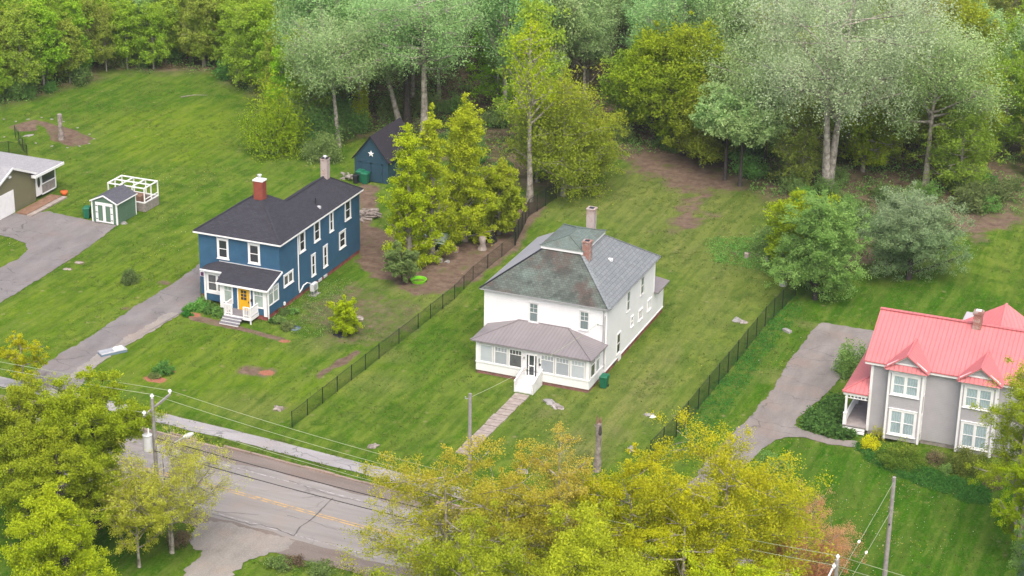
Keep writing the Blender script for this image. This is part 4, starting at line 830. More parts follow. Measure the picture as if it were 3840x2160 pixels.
# ---------------------------------------------------------------- garden shed
def shed():
    x0,x1,y0,y1=-45.5,-42.75,13.8,17.1; hb,hp=2.15,2.78; cx=(x0+x1)/2; footprint((x0,x1,y0,y1))
    h=empty('garden_shed',(cx,15.4,0),'sage green garden shed with white trim and dark gabled roof','shed')
    w=MB(); w.box(x0,x1,y0,y1,.02,hb); 
    for yy in (y0,y1-.06): w.hexa([(x0,yy,hb),(x1,yy,hb),(x1,yy+.06,hb),(x0,yy+.06,hb)],[(cx-.02,yy,hp-.05),(cx+.02,yy,hp-.05),(cx+.02,yy+.06,hp-.05),(cx-.02,yy+.06,hp-.05)])
    w.build('wall',M['grnsiding'],h)
    o=.12; sl_=(hp-hb)/((x1-x0)/2); zl=hb-o*sl_+.03
    r=MB(); r.slab([(x0-o,y0-.1,zl),(cx,y0-.1,hp+.03),(cx,y1+.1,hp+.03),(x0-o,y1+.1,zl)],.06); r.slab([(cx,y0-.1,hp+.03),(x1+o,y0-.1,zl),(x1+o,y1+.1,zl),(cx,y1+.1,hp+.03)],.06); rf=r.build('roof',M['shedroof'],h)
    g=MB(); g.bar((x0-o,y0-.12,zl-.05),(cx,y0-.12,hp-.02),.05,.12); g.bar((cx,y0-.12,hp-.02),(x1+o,y0-.12,zl-.05),.05,.12); g.bar((x1+o+.02,y0-.1,zl-.05),(x1+o+.02,y1+.1,zl-.05),.05,.1); g.build('fascia',M['white'],rf)
    g=MB(); S1=FB('S',y0); E1=FB('E',x1)
    S1(g,x0-.02,x0+.10,0,.04,.02,hb); g.build('corner_board',M['white'],h); g=MB(); S1(g,x1-.10,x1+.04,0,.04,.02,hb); E1(g,y0,y0+.08,0,.04,.02,hb); g.build('corner_board',M['white'],h); g=MB(); E1(g,y1-.1,y1,0,.04,.02,hb); g.build('corner_board',M['white'],h)
    g=MB(); a,b=cx-.83,cx+.83; S1(g,a-.12,a,0,.045,.05,1.95); S1(g,b,b+.12,0,.045,.05,1.95); S1(g,a-.12,b+.12,0,.05,1.9,2.03); g.build('door_frame',M['white'],h)
    for k in (0,1):
        u0=a+.83*k+.01; u1=u0+.81; g=MB(); S1(g,u0,u1,.0,.03,.08,1.88); d=g.build('door',M['grnsiding'],h)
        g=MB(); S1(g,u0,u0+.14,.03,.05,.08,1.88); S1(g,u1-.14,u1,.03,.05,.08,1.88); S1(g,u0+.14,u1-.14,.03,.05,.08,.2); S1(g,u0+.14,u1-.14,.03,.05,1.76,1.88); g.build('door_trim',M['white'],d)
        g=MB(); e=u0 if k==0 else u1
        for z in (.35,1.,1.65): S1(g,e-.10,e+.10,.05,.06,z,z+.07)
        g.build('hinge',M['black'],d)
shed()
def greenhouse():
    x0,x1,y0,y1=-46.4,-42.3,17.95,20.45; zb,zt=.88,2.38; footprint((x0,x1,y0,y1))
    h=empty('greenhouse_frame',((x0+x1)/2,19.2,0),'open white greenhouse frame on a grey timber planter base','greenhouse')
    b=MB(); t_=.08
    for k in range(4):
        z0=.02+.215*k; b.box(x0,x1,y0,y0+t_,z0,z0+.2); b.box(x0,x1,y1-t_,y1,z0,z0+.2); b.box(x0,x0+t_,y0+t_,y1-t_,z0,z0+.2); b.box(x1-t_,x1,y0+t_,y1-t_,z0,z0+.2)
    b.build('planter_base',M['wood'],h)
    s=MB(); s.box(x0+.1,x1-.1,y0+.1,y1-.1,.02,.62); s.build('soil',plain('dark_planter_soil',(.09,.065,.05),.95,.3,3.,.03),h)
    f=MB(); w=.10
    for x in np.linspace(x0+.05,x1-.05,4):
        for y in (y0+.05,y1-.05): f.box(x-w/2,x+w/2,y-w/2,y+w/2,zb,zt)
    for y in np.linspace(y0+.05,y1-.05,3)[1:2]:
        for x in (x0+.05,x1-.05): f.box(x-w/2,x+w/2,y-w/2,y+w/2,zb,zt)
    for z in (zb+.05,zt): 
        for y in (y0+.05,y1-.05): f.box(x0,x1,y-w/2-.003,y+w/2+.003,z-w/2,z+w/2)
        for x in (x0+.05,x1-.05): f.box(x-w/2-.003,x+w/2+.003,y0,y1,z-w/2+.004,z+w/2+.004)
    f.build('frame',M['white'],h)
    for x in np.linspace(x0+.05,x1-.05,4)[1:3]: f=MB(); f.box(x-w/2,x+w/2,y0+.1,y1-.1,zt-w/2+.01,zt+w/2+.012); f.build('roof_bar',M['white'],h)
    f=MB(); y=(y0+y1)/2; f.box(x0+.1,x1-.1,y-w/2,y+w/2,zt-w/2+.002,zt+w/2+.006); f.build('roof_bar',M['white'],h)
    f=MB(); f.box(x1-.09,x1-.02,y0+.1,y1-.1,zb+.35,zb+.42); f.build('rail',M['white'],h)
    s=MB(); s.box(-44.6,-43.2,18.6,19.6,.62,1.25); s.build('seed_table',M['brownwood'],h)
greenhouse()
# ---------------------------------------------------------------- fences
def fence(name,pts,h_,label,post=2.75,mesh=True,step=.08,th=.0065):
    P=[np.array(p[:2]) for p in pts]; c=P[0]
    t=empty(name,(c[0],c[1],0),label,'fence'); seg=[]
    for i in range(len(P)-1):
        L=np.linalg.norm(P[i+1]-P[i]); n_=max(1,round(L/post)); seg+= [P[i]+(P[i+1]-P[i])*k/n_ for k in range(n_)]
    seg.append(P[-1])
    for i,q in enumerate(seg):
        m_=MB(); m_.tube([(q[0],q[1],-.1),(q[0],q[1],h_+.05)],.038,6); m_.tube([(q[0],q[1],h_+.05),(q[0],q[1],h_+.09)],[.055,.02],6); m_.build('post',M['darkmetal'],t)
    m_=MB(); m_.tube([(*a,h_) for a in seg],.022,5,False); m_.build('rail',M['darkmetal'],t)
    m_=MB(); m_.tube([(*a,.08) for a in seg],.01,4,False); m_.build('bottom_wire',M['darkmetal'],t)
    if mesh:
        m_=MB()
        for i in range(len(seg)-1):
            a,b=seg[i],seg[i+1]; L=np.linalg.norm(b-a); d=(b-a)/L; nn=np.array([-d[1],d[0]]); hh=h_-.05
            for sg in (1,-1):
                k=-hh
                while k<L:
                    s0,s1=max(0,k),min(L,k+hh); z0=s0-k; z1=s1-k
                    if sg<0: z0,z1=hh-z0,hh-z1
                    p=a+d*s0; q=a+d*s1; w=th
                    m_.poly([(p[0],p[1],z0+.05-w),(q[0],q[1],z1+.05-w),(q[0],q[1],z1+.05+w),(p[0],p[1],z0+.05+w)]); k+=step
        m_.build('wire_mesh',M['darkmetal'],t)
z6=lambda x,y:((1000+x*.5106)/1.49068,(1000+y*.5106)/1.49068)
zR=lambda x,y:((2060+x*.3494)/1.49068,(1380+y*.3494)/1.49068)
fence('chain_link_fence',[G(*z6(187,1182)),G(*z6(520,918)),G(*z6(826,677)),G(*z6(1113,455)),G(*z6(1380,240)),G(1190,705),G(1297,618)],1.28,'long black chain link fence between the blue house yard and the white house lawn',2.75)
fence('chain_link_fence',[G(1295,618),G(1330,545),G(1372,518),G(1400,500)],1.75,'short dark chain link fence curving behind the brown dirt yard',2.2,True,.06,.011)
fence('chain_link_fence',[G(*zR(1080,1020)),G(*zR(1360,735)),G(*zR(1597,445)),G(*zR(1816,172)),G(*z2(268,660)),G(*z2(556,300)),G(*z2(690,165)),G(*z2(790,60))],1.75,'tall black chain link fence beside the red roofed house drive',2.75,True,.065,.0075)
fence('chain_link_fence',[G(-80,398),G(23,386),G(69,396),G(69,396)+np.array([-5,5,0])],1.3,'short black chain link fence behind the olive bungalow',2.2)
# ---------------------------------------------------------------- utility poles and lines
def pole(name,x,y,h_,label,r0=.16,r1=.11,mat='pole'):
    t=empty(name,(x,y,0),label,'utility pole'); m_=MB(); m_.tube([(x,y,-.3),(x,y,h_*.5),(x,y,h_)],[r0,(r0+r1)/2,r1],12); m_.build('shaft',M[mat],t); return t
def insul(mb,x,y,z,s=1.): mb.tube([(x,y,z),(x,y,z+.08*s),(x,y,z+.09*s),(x,y,z+.14*s),(x,y,z+.15*s),(x,y,z+.2*s)],[.05*s,.05*s,.09*s,.09*s,.06*s,.05*s],8)
_lp=G(402,1338); LP=(_lp[0],_lp[1],top_h(_lp,1002))
def main_pole():
    x,y,h_=LP; t=pole('utility_pole',x,y,h_,'utility pole with grey transformer and street lamp across the road')
    dx,dy=-.05,1.0
    m_=MB(); a0=(x-.15,y-.9,h_-.95); a1=(x+.1,y+2.0,h_-.55); m_.bar(a0,a1,.11,.14); m_.build('cross_arm',M['pole'],t)
    for p in (a1,(a0[0],a0[1]+.1,a0[2])): m_=MB(); insul(m_,p[0],p[1],p[2]+.07,1.4); m_.build('insulator',M['ceramic'],t)
    m_=MB(); insul(m_,x,y,h_,1.5); m_.build('insulator',M['ceramic'],t)
    m_=MB(); tx,ty=x-.18,y-.55; m_.tube([(tx,ty,h_-3.6),(tx,ty,h_-3.55),(tx,ty,h_-2.5),(tx,ty,h_-2.42),(tx,ty,h_-2.36)],[.26,.30,.30,.33,.2],18); tr=m_.build('transformer',M['greyMetal2'],t)
    m_=MB(); m_.tube([(tx+.1,ty,h_-2.4),(tx+.1,ty,h_-1.95)],[.07,.05],8); m_.build('bushing',M['ceramic'],tr)
    m_=MB(); m_.tube([(x,y,h_-4.2),(x+.6,y+1.0,h_-3.7),(x+1.0,y+1.9,h_-3.5)],.045,8); la=m_.build('lamp_arm',M['galv'],t)
    m_=MB(); p=Vector((x+1.0,y+1.9,h_-3.5)); d=Vector((.42,.9,.06)).normalized(); m_.tube([p,p+d*.15,p+d*.45,p+d*.75,p+d*.85],[.08,.15,.18,.12,.03],10); m_.build('lamp_head',M['greyMetal2'],la)
    return [(x+.1,y+2.0,h_-.27),(x,y,h_+.28),(x-.15,y-.8,h_-.7)]
A_top=main_pole()
R2P=(37.6,-36.9,9.3)
def second_pole():
    x,y,h_=R2P; t=pole('utility_pole',x,y,h_,'utility pole at the bottom edge with white insulators on a slanting bracket',.17,.13)
    m_=MB(); m_.bar((x-.05,y+.2,h_-.1),(x-.35,y-1.1,h_-1.1),.09,.09); m_.build('cross_arm',M['greyMetal2'],t)
    pts=[(x,y+.1,h_),(x-.1,y-.25,h_-.45),(x-.35,y-1.05,h_-1.1)]
    for p in pts: m_=MB(); insul(m_,*p,1.3); m_.build('insulator',M['ceramic'],t)
    return [(p[0],p[1],p[2]+.2) for p in pts]
B_top=second_pole()
def stub_pole():
    P=G(2221,1500); P=np.array([38.15,-23.9,0]); t=pole('utility_pole',P[0],P[1],8.45,'plain wooden utility pole standing in the lawn below the red roofed house',.17,.12)
    m_=MB(); m_.tube([(P[0],P[1]-.12,5.2),(P[0],P[1]-.2,5.2)],.06,8); m_.build('bolt',M['black'],t); return P
SP=stub_pole()
CP=G(1181,1189)
def centre_pole():
    x,y=CP[0],CP[1]; hh=top_h(CP,990); t=pole('utility_pole',x,y,hh,'short grey wooden pole beside the path on the white house front lawn',.15,.12)
    m_=MB(); m_.bar((x-.35,y,hh-.45),(x-.1,y,hh-.4),.05,.05); m_.tube([(x-.35,y,hh-.45),(x-.35,y,hh-.3)],.05,6); m_.build('bracket',M['galv'],t); return hh
CH=centre_pole()
def wire(name,p,q,sag,r,label,mat='wire',cat='power line',group=None):
    p=Vector(p);q=Vector(q); m_=MB(); n_=24; pts=[]
    for i in range(n_+1): t=i/n_; v=p.lerp(q,t); v.z-=sag*4*t*(1-t); pts.append(v)
    m_.tube(pts,r,5); o=m_.build(name,M[mat],None,True,loc=tuple(p)); tag(o,label,cat,group); return o
for i,(a,b) in enumerate(zip(A_top,B_top)):
    nm=('upper','middle','lowest')[i]
    wire('power_line',a,b,.9,.016,f'{nm} of the three power lines strung between the two insulator poles'.replace('lowest of','lowest of'))
    far=(-70-.5*i,a[1]+2.2,a[2]+.1); wire('power_line',a,far,1.,.016,f'{nm} of the three power lines running left from the transformer pole')
    far=(95,b[1]-4.5,b[2]+.4); wire('power_line',b,far,1.1,.016,f'{nm} of the three power lines leaving the bottom edge pole to the right')
for k,(z,dy) in enumerate(((6.9,.2),(6.1,-.1))):
    wire('telephone_cable',(LP[0],LP[1]+dy,z),(R2P[0],R2P[1]+dy,z-.2),.55,.028,f'{("upper","lower")[k]} of the two dark telephone cables crossing over the road','wiredark','cable')
for k,(z0,z1) in enumerate(((8.15,8.0),(6.1,6.3))):
    a=(SP[0],SP[1]-.12,z0); b=(R2P[0],R2P[1]+.15,z1-.2); o=wire('guy_wire',a,b,.05,.016,f'{("upper","lower")[k]} guy wire with white insulator bead on the plain pole','wire','guy wire')
    m_=MB(); p=Vector(a).lerp(Vector(b),.62 if k==0 else .45); d=(Vector(b)-Vector(a)).normalized(); m_.tube([p-d*.14,p-d*.08,p+d*.08,p+d*.14],[.03,.08,.08,.03],8); m_.build('insulator',M['ceramic'],o)
wire('service_cable',(CP[0],CP[1],CH-.3),(10.1,-.1,4.6),.35,.016,'thin service cable from the lawn pole to the white house corner','wire','cable')
# ---------------------------------------------------------------- rocks, stumps and yard objects
def rock(vx,vy,s,label,mat='stone',cat='rock',flat=.5,name='rock',seed=0,group=None):
    P=G(vx,vy); rg=np.random.default_rng(seed+int(vx)); me=bpy.data.meshes.new(name); bm_v=[];n_=10;m_n=7
    vs=[];fs=[]
    k1=rg.uniform(0,6.28,6); am=rg.uniform(.05,.22,6)
    for i in range(m_n+1):
        th=math.pi*i/m_n
        for j in range(n_):
            ph=2*math.pi*j/n_; rr=1+sum(am[q]*math.sin((q+1)*ph*.9+k1[q]+th*(q%3+1)) for q in range(6))*math.sin(th)
            vs.append((s*rr*math.sin(th)*math.cos(ph)*1.15,s*rr*math.sin(th)*math.sin(ph)*.8,max(-.08,s*flat*rr*math.cos(th))))
    for i in range(m_n):
        for j in range(n_): j2=(j+1)%n_; fs.append((i*n_+j,(i+1)*n_+j,(i+1)*n_+j2,i*n_+j2))
    me.from_pydata(vs,[],fs); me.materials.append(M[mat]); me.polygons.foreach_set('use_smooth',[False]*len(fs)); me.update()
    o=bpy.data.objects.new(name,me); COL.objects.link(o); o.location=(P[0],P[1],0); o.rotation_euler=(0,0,rg.uniform(0,6)); tag(o,label,cat,group); return o
rock(940,1124,.42,'round brown stump remnant near the pavement on the front lawn','deadwood','stump',.5,'tree_stump')
rock(1382,1012,.55,'pale broken rock slab lying beside the white house path','greystone','rock',.32); rock(1400,1024,.5,'brown and white weathered rock in front of the white porch','stone','rock',.5); 
rock(1856,806,.5,'weathered grey rock on the lawn right of the white house','greystone','rock',.35); rock(1870,811,.42,'smaller brown rock touching the grey lawn rock','stone','rock',.4)
rock(1632,1044,.33,'bleached white driftwood lump on the side lawn','greystone','log',.4,'driftwood'); rock(1642,1049,.22,'small pale broken piece beside the bleached driftwood','ceramic','log',.35,'driftwood')
rock(1590,1133,.45,'grey rock half hidden above the yellow maple','greystone'); rock(1312,1186,.42,'pale broken rock behind the orange tinted maple','greystone','rock',.45)
rock(903,800,.42,'round brown stump in the blue house side yard','deadwood','stump',.45,'tree_stump'); rock(855,843,.62,'low black mulch mound under the lime sapling','black','mound',.35,'mulch_mound')
rock(700,1029,.42,'dark rock at the street end of the chain link fence','deadwood','rock',.5); rock(1968,716,.45,'grey boulder at the far end of the tall fence','greystone','boulder',.7,'boulder')
rock(197,661,.35,'flat buff stone in the lawn beside the garage drive','slabstone','stone',.2,'flat_stone'); rock(168,677,.33,'lower flat buff stone near the garage drive','slabstone','stone',.2,'flat_stone')
rock(72,341,.42,'flat pale rock in the round garden bed','greystone','rock',.2); rock(312,562,.35,'pale broken block beside the garden shed corner','greystone','rock',.35)
rock(678,790,.4,'buff stone at the foot of the blue porch downpipe','slabstone','stone',.5,'stone'); rock(1125,659,.3,'pale stone under the lime tree','greystone','stone',.5,'stone')
def slabs(vx,vy,ang,size,label,cat,mat,name='stone_block'):
    P=G(vx,vy); m_=MB(); a,b,c=size; m_.hexa([(-a,-b,-.05),(a,-b,-.05),(a*.95,b,-.05),(-a*.9,b*.9,-.05)],[(-a*.93,-b*.9,c),(a*.9,-b*.95,c*.9),(a*.88,b*.9,c),(-a*.8,b*.8,c*1.1)]); o=m_.build(name,M[mat]); o.location=(P[0],P[1],0); o.rotation_euler=(0,0,ang); tag(o,label,cat)
slabs(1980,835,-.5,(.42,.2,.22),'long pale concrete block in the grass beyond the tall fence','concrete block','greystone')
slabs(1877,650,.3,(.2,.2,.5),'square buff block standing in the weedy patch','block','slabstone'); slabs(1927,657,.3,(.14,.14,.42),'smaller buff block right of the weedy patch','block','slabstone')
slabs(1103,658,.1,(.4,.22,.3),'mossy concrete block in the brown dirt yard','block','stone'); slabs(1146,633,.0,(.3,.25,.45),'pinkish brick block beside the trailer','block','brickworn')
def trunk_stump(vx,vy,vtop,r,label,mat='deadwood',name='dead_tree_trunk'):
    P=G(vx,vy); hh=top_h(P,vtop); t=empty(name,(P[0],P[1],0),label,'tree stump'); m_=MB(); pts=[];rs=[]
    for i in range(9): f=i/8; pts.append((P[0]+.08*math.sin(3*f)+.05*f*hh*.3,P[1]+.06*math.cos(5*f),hh*f-.05)); rs.append(r*(1.35-.45*min(1,f*3))*(1+.1*math.sin(9*f)))
    m_.tube(pts,rs,11); m_.build('trunk',M[mat],t); m_=MB(); q=pts[-1]; m_.tube([q,(q[0],q[1],q[2]+.05)],[r*.9,r*.85],11); m_.build('cut_top',M['slabstone'],t)
    if hh>3:
        for a_,h2 in ((.4,.55),(2.2,.35),(4.1,.75)):
            m_=MB(); q=pts[-1]; m_.tube([(q[0]+r*.5*math.cos(a_),q[1]+r*.5*math.sin(a_),q[2]-.1),(q[0]+r*.55*math.cos(a_),q[1]+r*.55*math.sin(a_),q[2]+h2*.6),(q[0]+r*.6*math.cos(a_),q[1]+r*.6*math.sin(a_),q[2]+h2)],[r*.42,r*.3,.02],6); m_.build('splinter',M['brownwood'],t)
        m_=MB(); m_.tube([(P[0]+r*.8,P[1]-r*.5,hh*.72),(P[0]+r*.85,P[1]-r*.55,hh*.82),(P[0]+r*.8,P[1]-r*.4,hh*.96)],[.05,.16,.1],7); m_.build('rotten_hollow',M['barkdark'],t)
    if hh>1.5:
        m_=MB(); q=pts[-2]; m_.tube([q,(q[0]-.35,q[1],q[2]+.35)],[r*.35,.03],6); m_.build('branch_stub',M[mat],t)
trunk_stump(153,352,287,.27,'grey dead tree trunk standing in the round garden bed'); trunk_stump(1500,1185,1064,.24,'broken dead trunk with torn brown top behind the brown maple')
trunk_stump(1212,628,596,.33,'short fresh cut stump beside the black fire pit','slabstone','cut_stump')
def ring_stones():
    pts=[(10,300),(40,306),(70,300),(105,296),(130,300),(160,306),(195,322),(225,338),(237,350),(225,362),(200,368),(170,372),(130,368),(90,360),(50,352),(10,345)]
    for i,p in enumerate(pts):
        rock(p[0],p[1],.15,'small grey edging stone around the garden bed with the dead trunk','greystone','edging stone',.4,'edging_stone',i,'edging stones round the garden bed')
ring_stones()
def kettle():
    P=G(1232,608); x,y=P[0],P[1]; t=empty('fire_pit',(x,y,0),'black domed fire pit on the bare dirt yard','fire pit')
    m_=MB(); m_.hexa([(x-.62,y-.45,0),(x+.62,y-.45,0),(x+.62,y+.45,0),(x-.62,y+.45,0)],[(x-.5,y-.36,.45),(x+.5,y-.36,.45),(x+.5,y+.36,.45),(x-.5,y+.36,.45)]); m_.build('base',M['black'],t)
    m_=MB(); m_.tube([(x,y,.45),(x,y,.6),(x,y,.78),(x,y,.9)],[.46,.5,.4,.15],14); m_.build('lid',M['black'],t); m_=MB(); m_.tube([(x-.1,y,.95),(x+.1,y,.95)],.05,6); m_.build('handle',M['galv'],t)
kettle()
def pool():
    P=G(1053,709); x,y=P[0],P[1]; t=empty('paddling_pool',(x,y,0),'lime green plastic paddling pool on the bare dirt','paddling pool'); m_=MB(); n_=28
    prof=[(.62,.0),(.70,.22),(.74,.28),(.66,.28),(.60,.06),(.0,.06)]
    vs=[[(x+r*math.cos(2*math.pi*k/n_),y+r*math.sin(2*math.pi*k/n_),z) for k in range(n_)] for r,z in prof]
    for i in range(4):
        for k in range(n_): k2=(k+1)%n_; m_.poly([vs[i][k],vs[i][k2],vs[i+1][k2],vs[i+1][k]])
    m_.build('rim',M['lime'],t); m_=MB(); m_.poly(vs[4]); m_.build('pool_floor',plain('muddy_pool_bottom',(.14,.20,.03),.6,.4,4.),t)
pool()
def trailer():
    P=G(1098,622); x,y=P[0],P[1]; t=empty('covered_trailer',(x,y,0),'low trailer under a pale green tarpaulin below the lime trees','trailer')
    m_=MB(); m_.box(x-1.1,x+1.1,y-.8,y+.8,.35,.95); m_.build('box',M['green'],t)
    m_=MB(); m_.hexa([(x-1.2,y-.9,.75),(x+1.2,y-.9,.75),(x+1.2,y+.9,.75),(x-1.2,y+.9,.75)],[(x-1.,y-.5,1.25),(x+1.,y-.55,1.2),(x+.9,y+.5,1.3),(x-1.,y+.6,1.2)]); m_.build('tarpaulin',plain('pale_green_tarpaulin',(.42,.52,.40),.6,.2,2.,.03),t)
    for sx in (-.5,.5): m_=MB(); m_.tube([(x+sx,y-.92,.3),(x+sx,y-.78,.3)],.3,14); m_.build('wheel',M['black'],t)
trailer()
def box_():
    P=G(283,888); x,y=P[0],P[1]; t=empty('flat_crate',(x,y,0),'pale blue grey flat crate lying on the edge of the blue house drive','crate'); m_=MB()
    a=math.radians(55); d=np.array([math.cos(a),math.sin(a)]); n_=np.array([-d[1],d[0]]); q=np.array([x,y])
    c=lambda u,v,z:(*(q+d*u+n_*v),z)
    m_.hexa([c(-1.1,-.4,.0),c(1.1,-.4,.0),c(1.1,.4,.0),c(-1.1,.4,.0)],[c(-1.1,-.4,.22),c(1.1,-.4,.22),c(1.1,.4,.22),c(-1.1,.4,.22)]); m_.build('body',M['blueplastic'],t)
    m_=MB(); m_.hexa([c(-1.1,-.42,.221),c(1.12,-.42,.221),c(1.12,.42,.221),c(-1.1,.42,.221)],[c(-1.05,-.38,.29),c(1.07,-.38,.29),c(1.07,.38,.29),c(-1.05,.38,.29)]); m_.build('lid',M['galv'],t)
    m_=MB(); m_.hexa([c(.1,-.22,.29),c(.9,-.22,.29),c(.9,.22,.29),c(.1,.22,.29)],[c(.2,-.18,.42),c(.85,-.18,.42),c(.85,.18,.42),c(.2,.18,.42)]); m_.build('folded_sheet',M['white'],t)
box_()
P=G(742,828); m_=MB(); m_.tube([(P[0],P[1],0),(P[0],P[1],.12),(P[0],P[1],.13),(P[0],P[1],.05)],[.42,.5,.46,.4],16); tag(m_.build('bird_bath_basin',M['blueplastic'],None,True,loc=(P[0],P[1],0)),'shallow blue basin lying among the blue house side plants','basin')
P=G(1183,1170); m_=MB(); m_.tube([(P[0],P[1],0),(P[0],P[1],.55)],.03,6); m_.box(P[0]-.09,P[0]+.09,P[1]-.05,P[1]+.05,.42,.75); tag(m_.build('marker_post',M['ceramic'],None,loc=(P[0],P[1],0)),'small white marker post beside the paving slab path','marker')
P=G(1183,1168+40); 
def logs():
    for i in range(26):
        P=G(905+random.uniform(0,45),548+random.uniform(-10,8)); a=random.uniform(-.6,.6); L=random.uniform(.3,.6); z=random.choice([.12,.3,.45]); r=random.uniform(.08,.14)
        m_=MB(); m_.tube([(-L*math.cos(a),-L*math.sin(a),z),(L*math.cos(a),L*math.sin(a),z)],r,8); o=m_.build('firewood_log',M['deadwood']); o.location=(P[0],P[1],0); tag(o,'split firewood log in the pile behind the blue house','log','firewood logs behind the blue house')
    for i in range(12):
        P=G(868+random.uniform(-6,26),450+random.uniform(-6,6)); a=random.uniform(0,3); L=random.uniform(.2,.4); z=random.choice([.1,.25,.4]); r=random.uniform(.08,.14)
        m_=MB(); m_.tube([(-L*math.cos(a),-L*math.sin(a),z),(L*math.cos(a),L*math.sin(a),z)],r,8); o=m_.build('firewood_log',M['wood']); o.location=(P[0],P[1],0); tag(o,'cut firewood log in the small heap left of the barn','log','firewood logs left of the barn')
logs()
def litter_branch(vx,vy,L,a,label):
    P=G(vx,vy); m_=MB(); m_.tube([(P[0],P[1],.05),(P[0]+L*.5*math.cos(a),P[1]+L*.5*math.sin(a),.22),(P[0]+L*math.cos(a),P[1]+L*math.sin(a),.12)],[.07,.05,.02],6); tag(m_.build('fallen_branch',M['barklight'],None,loc=(P[0],P[1],0)),label,'branch')
litter_branch(455,245,3.,.6,'fallen grey branch at the far edge of the left lawn'); litter_branch(748,265,2.5,2.2,'fallen branch leaning out of the woods by the back lawn')
# ================================================================ VEGETATION
GZ=finish_ground()
def gz(x,y):
    i=int(np.clip(np.searchsorted(xs,x)-1,0,nx-2)); j=int(np.clip(np.searchsorted(ys,y)-1,0,ny-2)); return float(GZ.reshape(ny,nx)[j,i])
def leafmat(name,a,b,c=None,tr=.45,ov=.12):
    mt,t=newmat(name); n=N(t); at=n('Attribute',attribute_name='lv'); s=n('SeparateColor',{0:at.outputs['Color']})
    col=n.mix(s.outputs[1],a,b)
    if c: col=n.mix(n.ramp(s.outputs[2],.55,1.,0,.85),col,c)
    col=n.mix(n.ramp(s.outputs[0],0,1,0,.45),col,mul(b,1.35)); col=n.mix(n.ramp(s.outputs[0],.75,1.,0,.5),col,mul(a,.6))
    oi=n('ObjectInfo'); hv=n('HueSaturation',{'Hue':n.ramp(oi.outputs['Random'],0,1,.5-ov*.18,.5+ov*.18),'Saturation':n.ramp(oi.outputs['Random'],0,1,1-ov,1.),'Value':n.ramp(oi.outputs['Random'],0,1,1-ov,1+ov),'Color':col})
    d=n('BsdfDiffuse',{0:hv.outputs[0]}); tl=n('BsdfTranslucent',{0:hv.outputs[0]}); mx=n('MixShader',{0:tr}); t.links.new(d.outputs[0],mx.inputs[1]); t.links.new(tl.outputs[0],mx.inputs[2])
    o=n('OutputMaterial'); t.links.new(mx.outputs[0],o.inputs[0]); return mt
L={}
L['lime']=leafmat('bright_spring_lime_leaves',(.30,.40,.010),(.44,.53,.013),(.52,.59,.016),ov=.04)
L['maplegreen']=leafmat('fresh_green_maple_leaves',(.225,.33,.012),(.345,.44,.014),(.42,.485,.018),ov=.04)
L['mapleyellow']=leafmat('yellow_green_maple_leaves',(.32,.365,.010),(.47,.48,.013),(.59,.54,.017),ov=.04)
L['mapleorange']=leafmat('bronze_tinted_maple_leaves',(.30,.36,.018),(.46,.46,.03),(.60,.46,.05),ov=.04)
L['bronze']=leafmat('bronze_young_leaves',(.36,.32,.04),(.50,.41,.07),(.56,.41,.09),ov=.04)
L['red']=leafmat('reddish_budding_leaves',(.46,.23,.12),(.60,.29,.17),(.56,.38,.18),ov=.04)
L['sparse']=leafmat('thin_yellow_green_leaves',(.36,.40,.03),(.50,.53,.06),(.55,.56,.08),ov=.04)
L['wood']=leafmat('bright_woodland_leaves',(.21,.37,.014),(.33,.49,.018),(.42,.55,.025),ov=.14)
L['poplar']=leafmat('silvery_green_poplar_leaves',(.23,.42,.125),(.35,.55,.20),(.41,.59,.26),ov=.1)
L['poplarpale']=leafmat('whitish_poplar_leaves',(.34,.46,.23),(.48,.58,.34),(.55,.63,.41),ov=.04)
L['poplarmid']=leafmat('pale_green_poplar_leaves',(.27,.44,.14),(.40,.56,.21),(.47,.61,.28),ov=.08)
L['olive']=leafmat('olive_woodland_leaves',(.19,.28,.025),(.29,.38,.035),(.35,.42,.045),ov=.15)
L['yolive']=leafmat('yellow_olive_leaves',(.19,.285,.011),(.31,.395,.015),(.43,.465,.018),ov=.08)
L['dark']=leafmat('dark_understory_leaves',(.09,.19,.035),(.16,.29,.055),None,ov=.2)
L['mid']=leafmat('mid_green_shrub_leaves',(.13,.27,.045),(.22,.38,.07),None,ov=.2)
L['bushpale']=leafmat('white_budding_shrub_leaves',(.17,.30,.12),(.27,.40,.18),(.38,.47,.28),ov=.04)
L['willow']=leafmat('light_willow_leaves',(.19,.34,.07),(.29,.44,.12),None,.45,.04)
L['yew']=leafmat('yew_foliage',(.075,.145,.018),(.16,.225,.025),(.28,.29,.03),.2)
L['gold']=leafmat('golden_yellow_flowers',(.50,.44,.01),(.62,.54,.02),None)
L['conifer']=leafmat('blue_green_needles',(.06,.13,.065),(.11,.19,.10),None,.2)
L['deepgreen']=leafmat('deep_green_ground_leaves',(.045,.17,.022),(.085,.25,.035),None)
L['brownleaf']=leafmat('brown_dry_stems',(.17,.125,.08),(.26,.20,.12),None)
L['tuft']=leafmat('coarse_grass_blades',(.055,.125,.012),(.13,.19,.03),(.20,.23,.06),.3,.1)
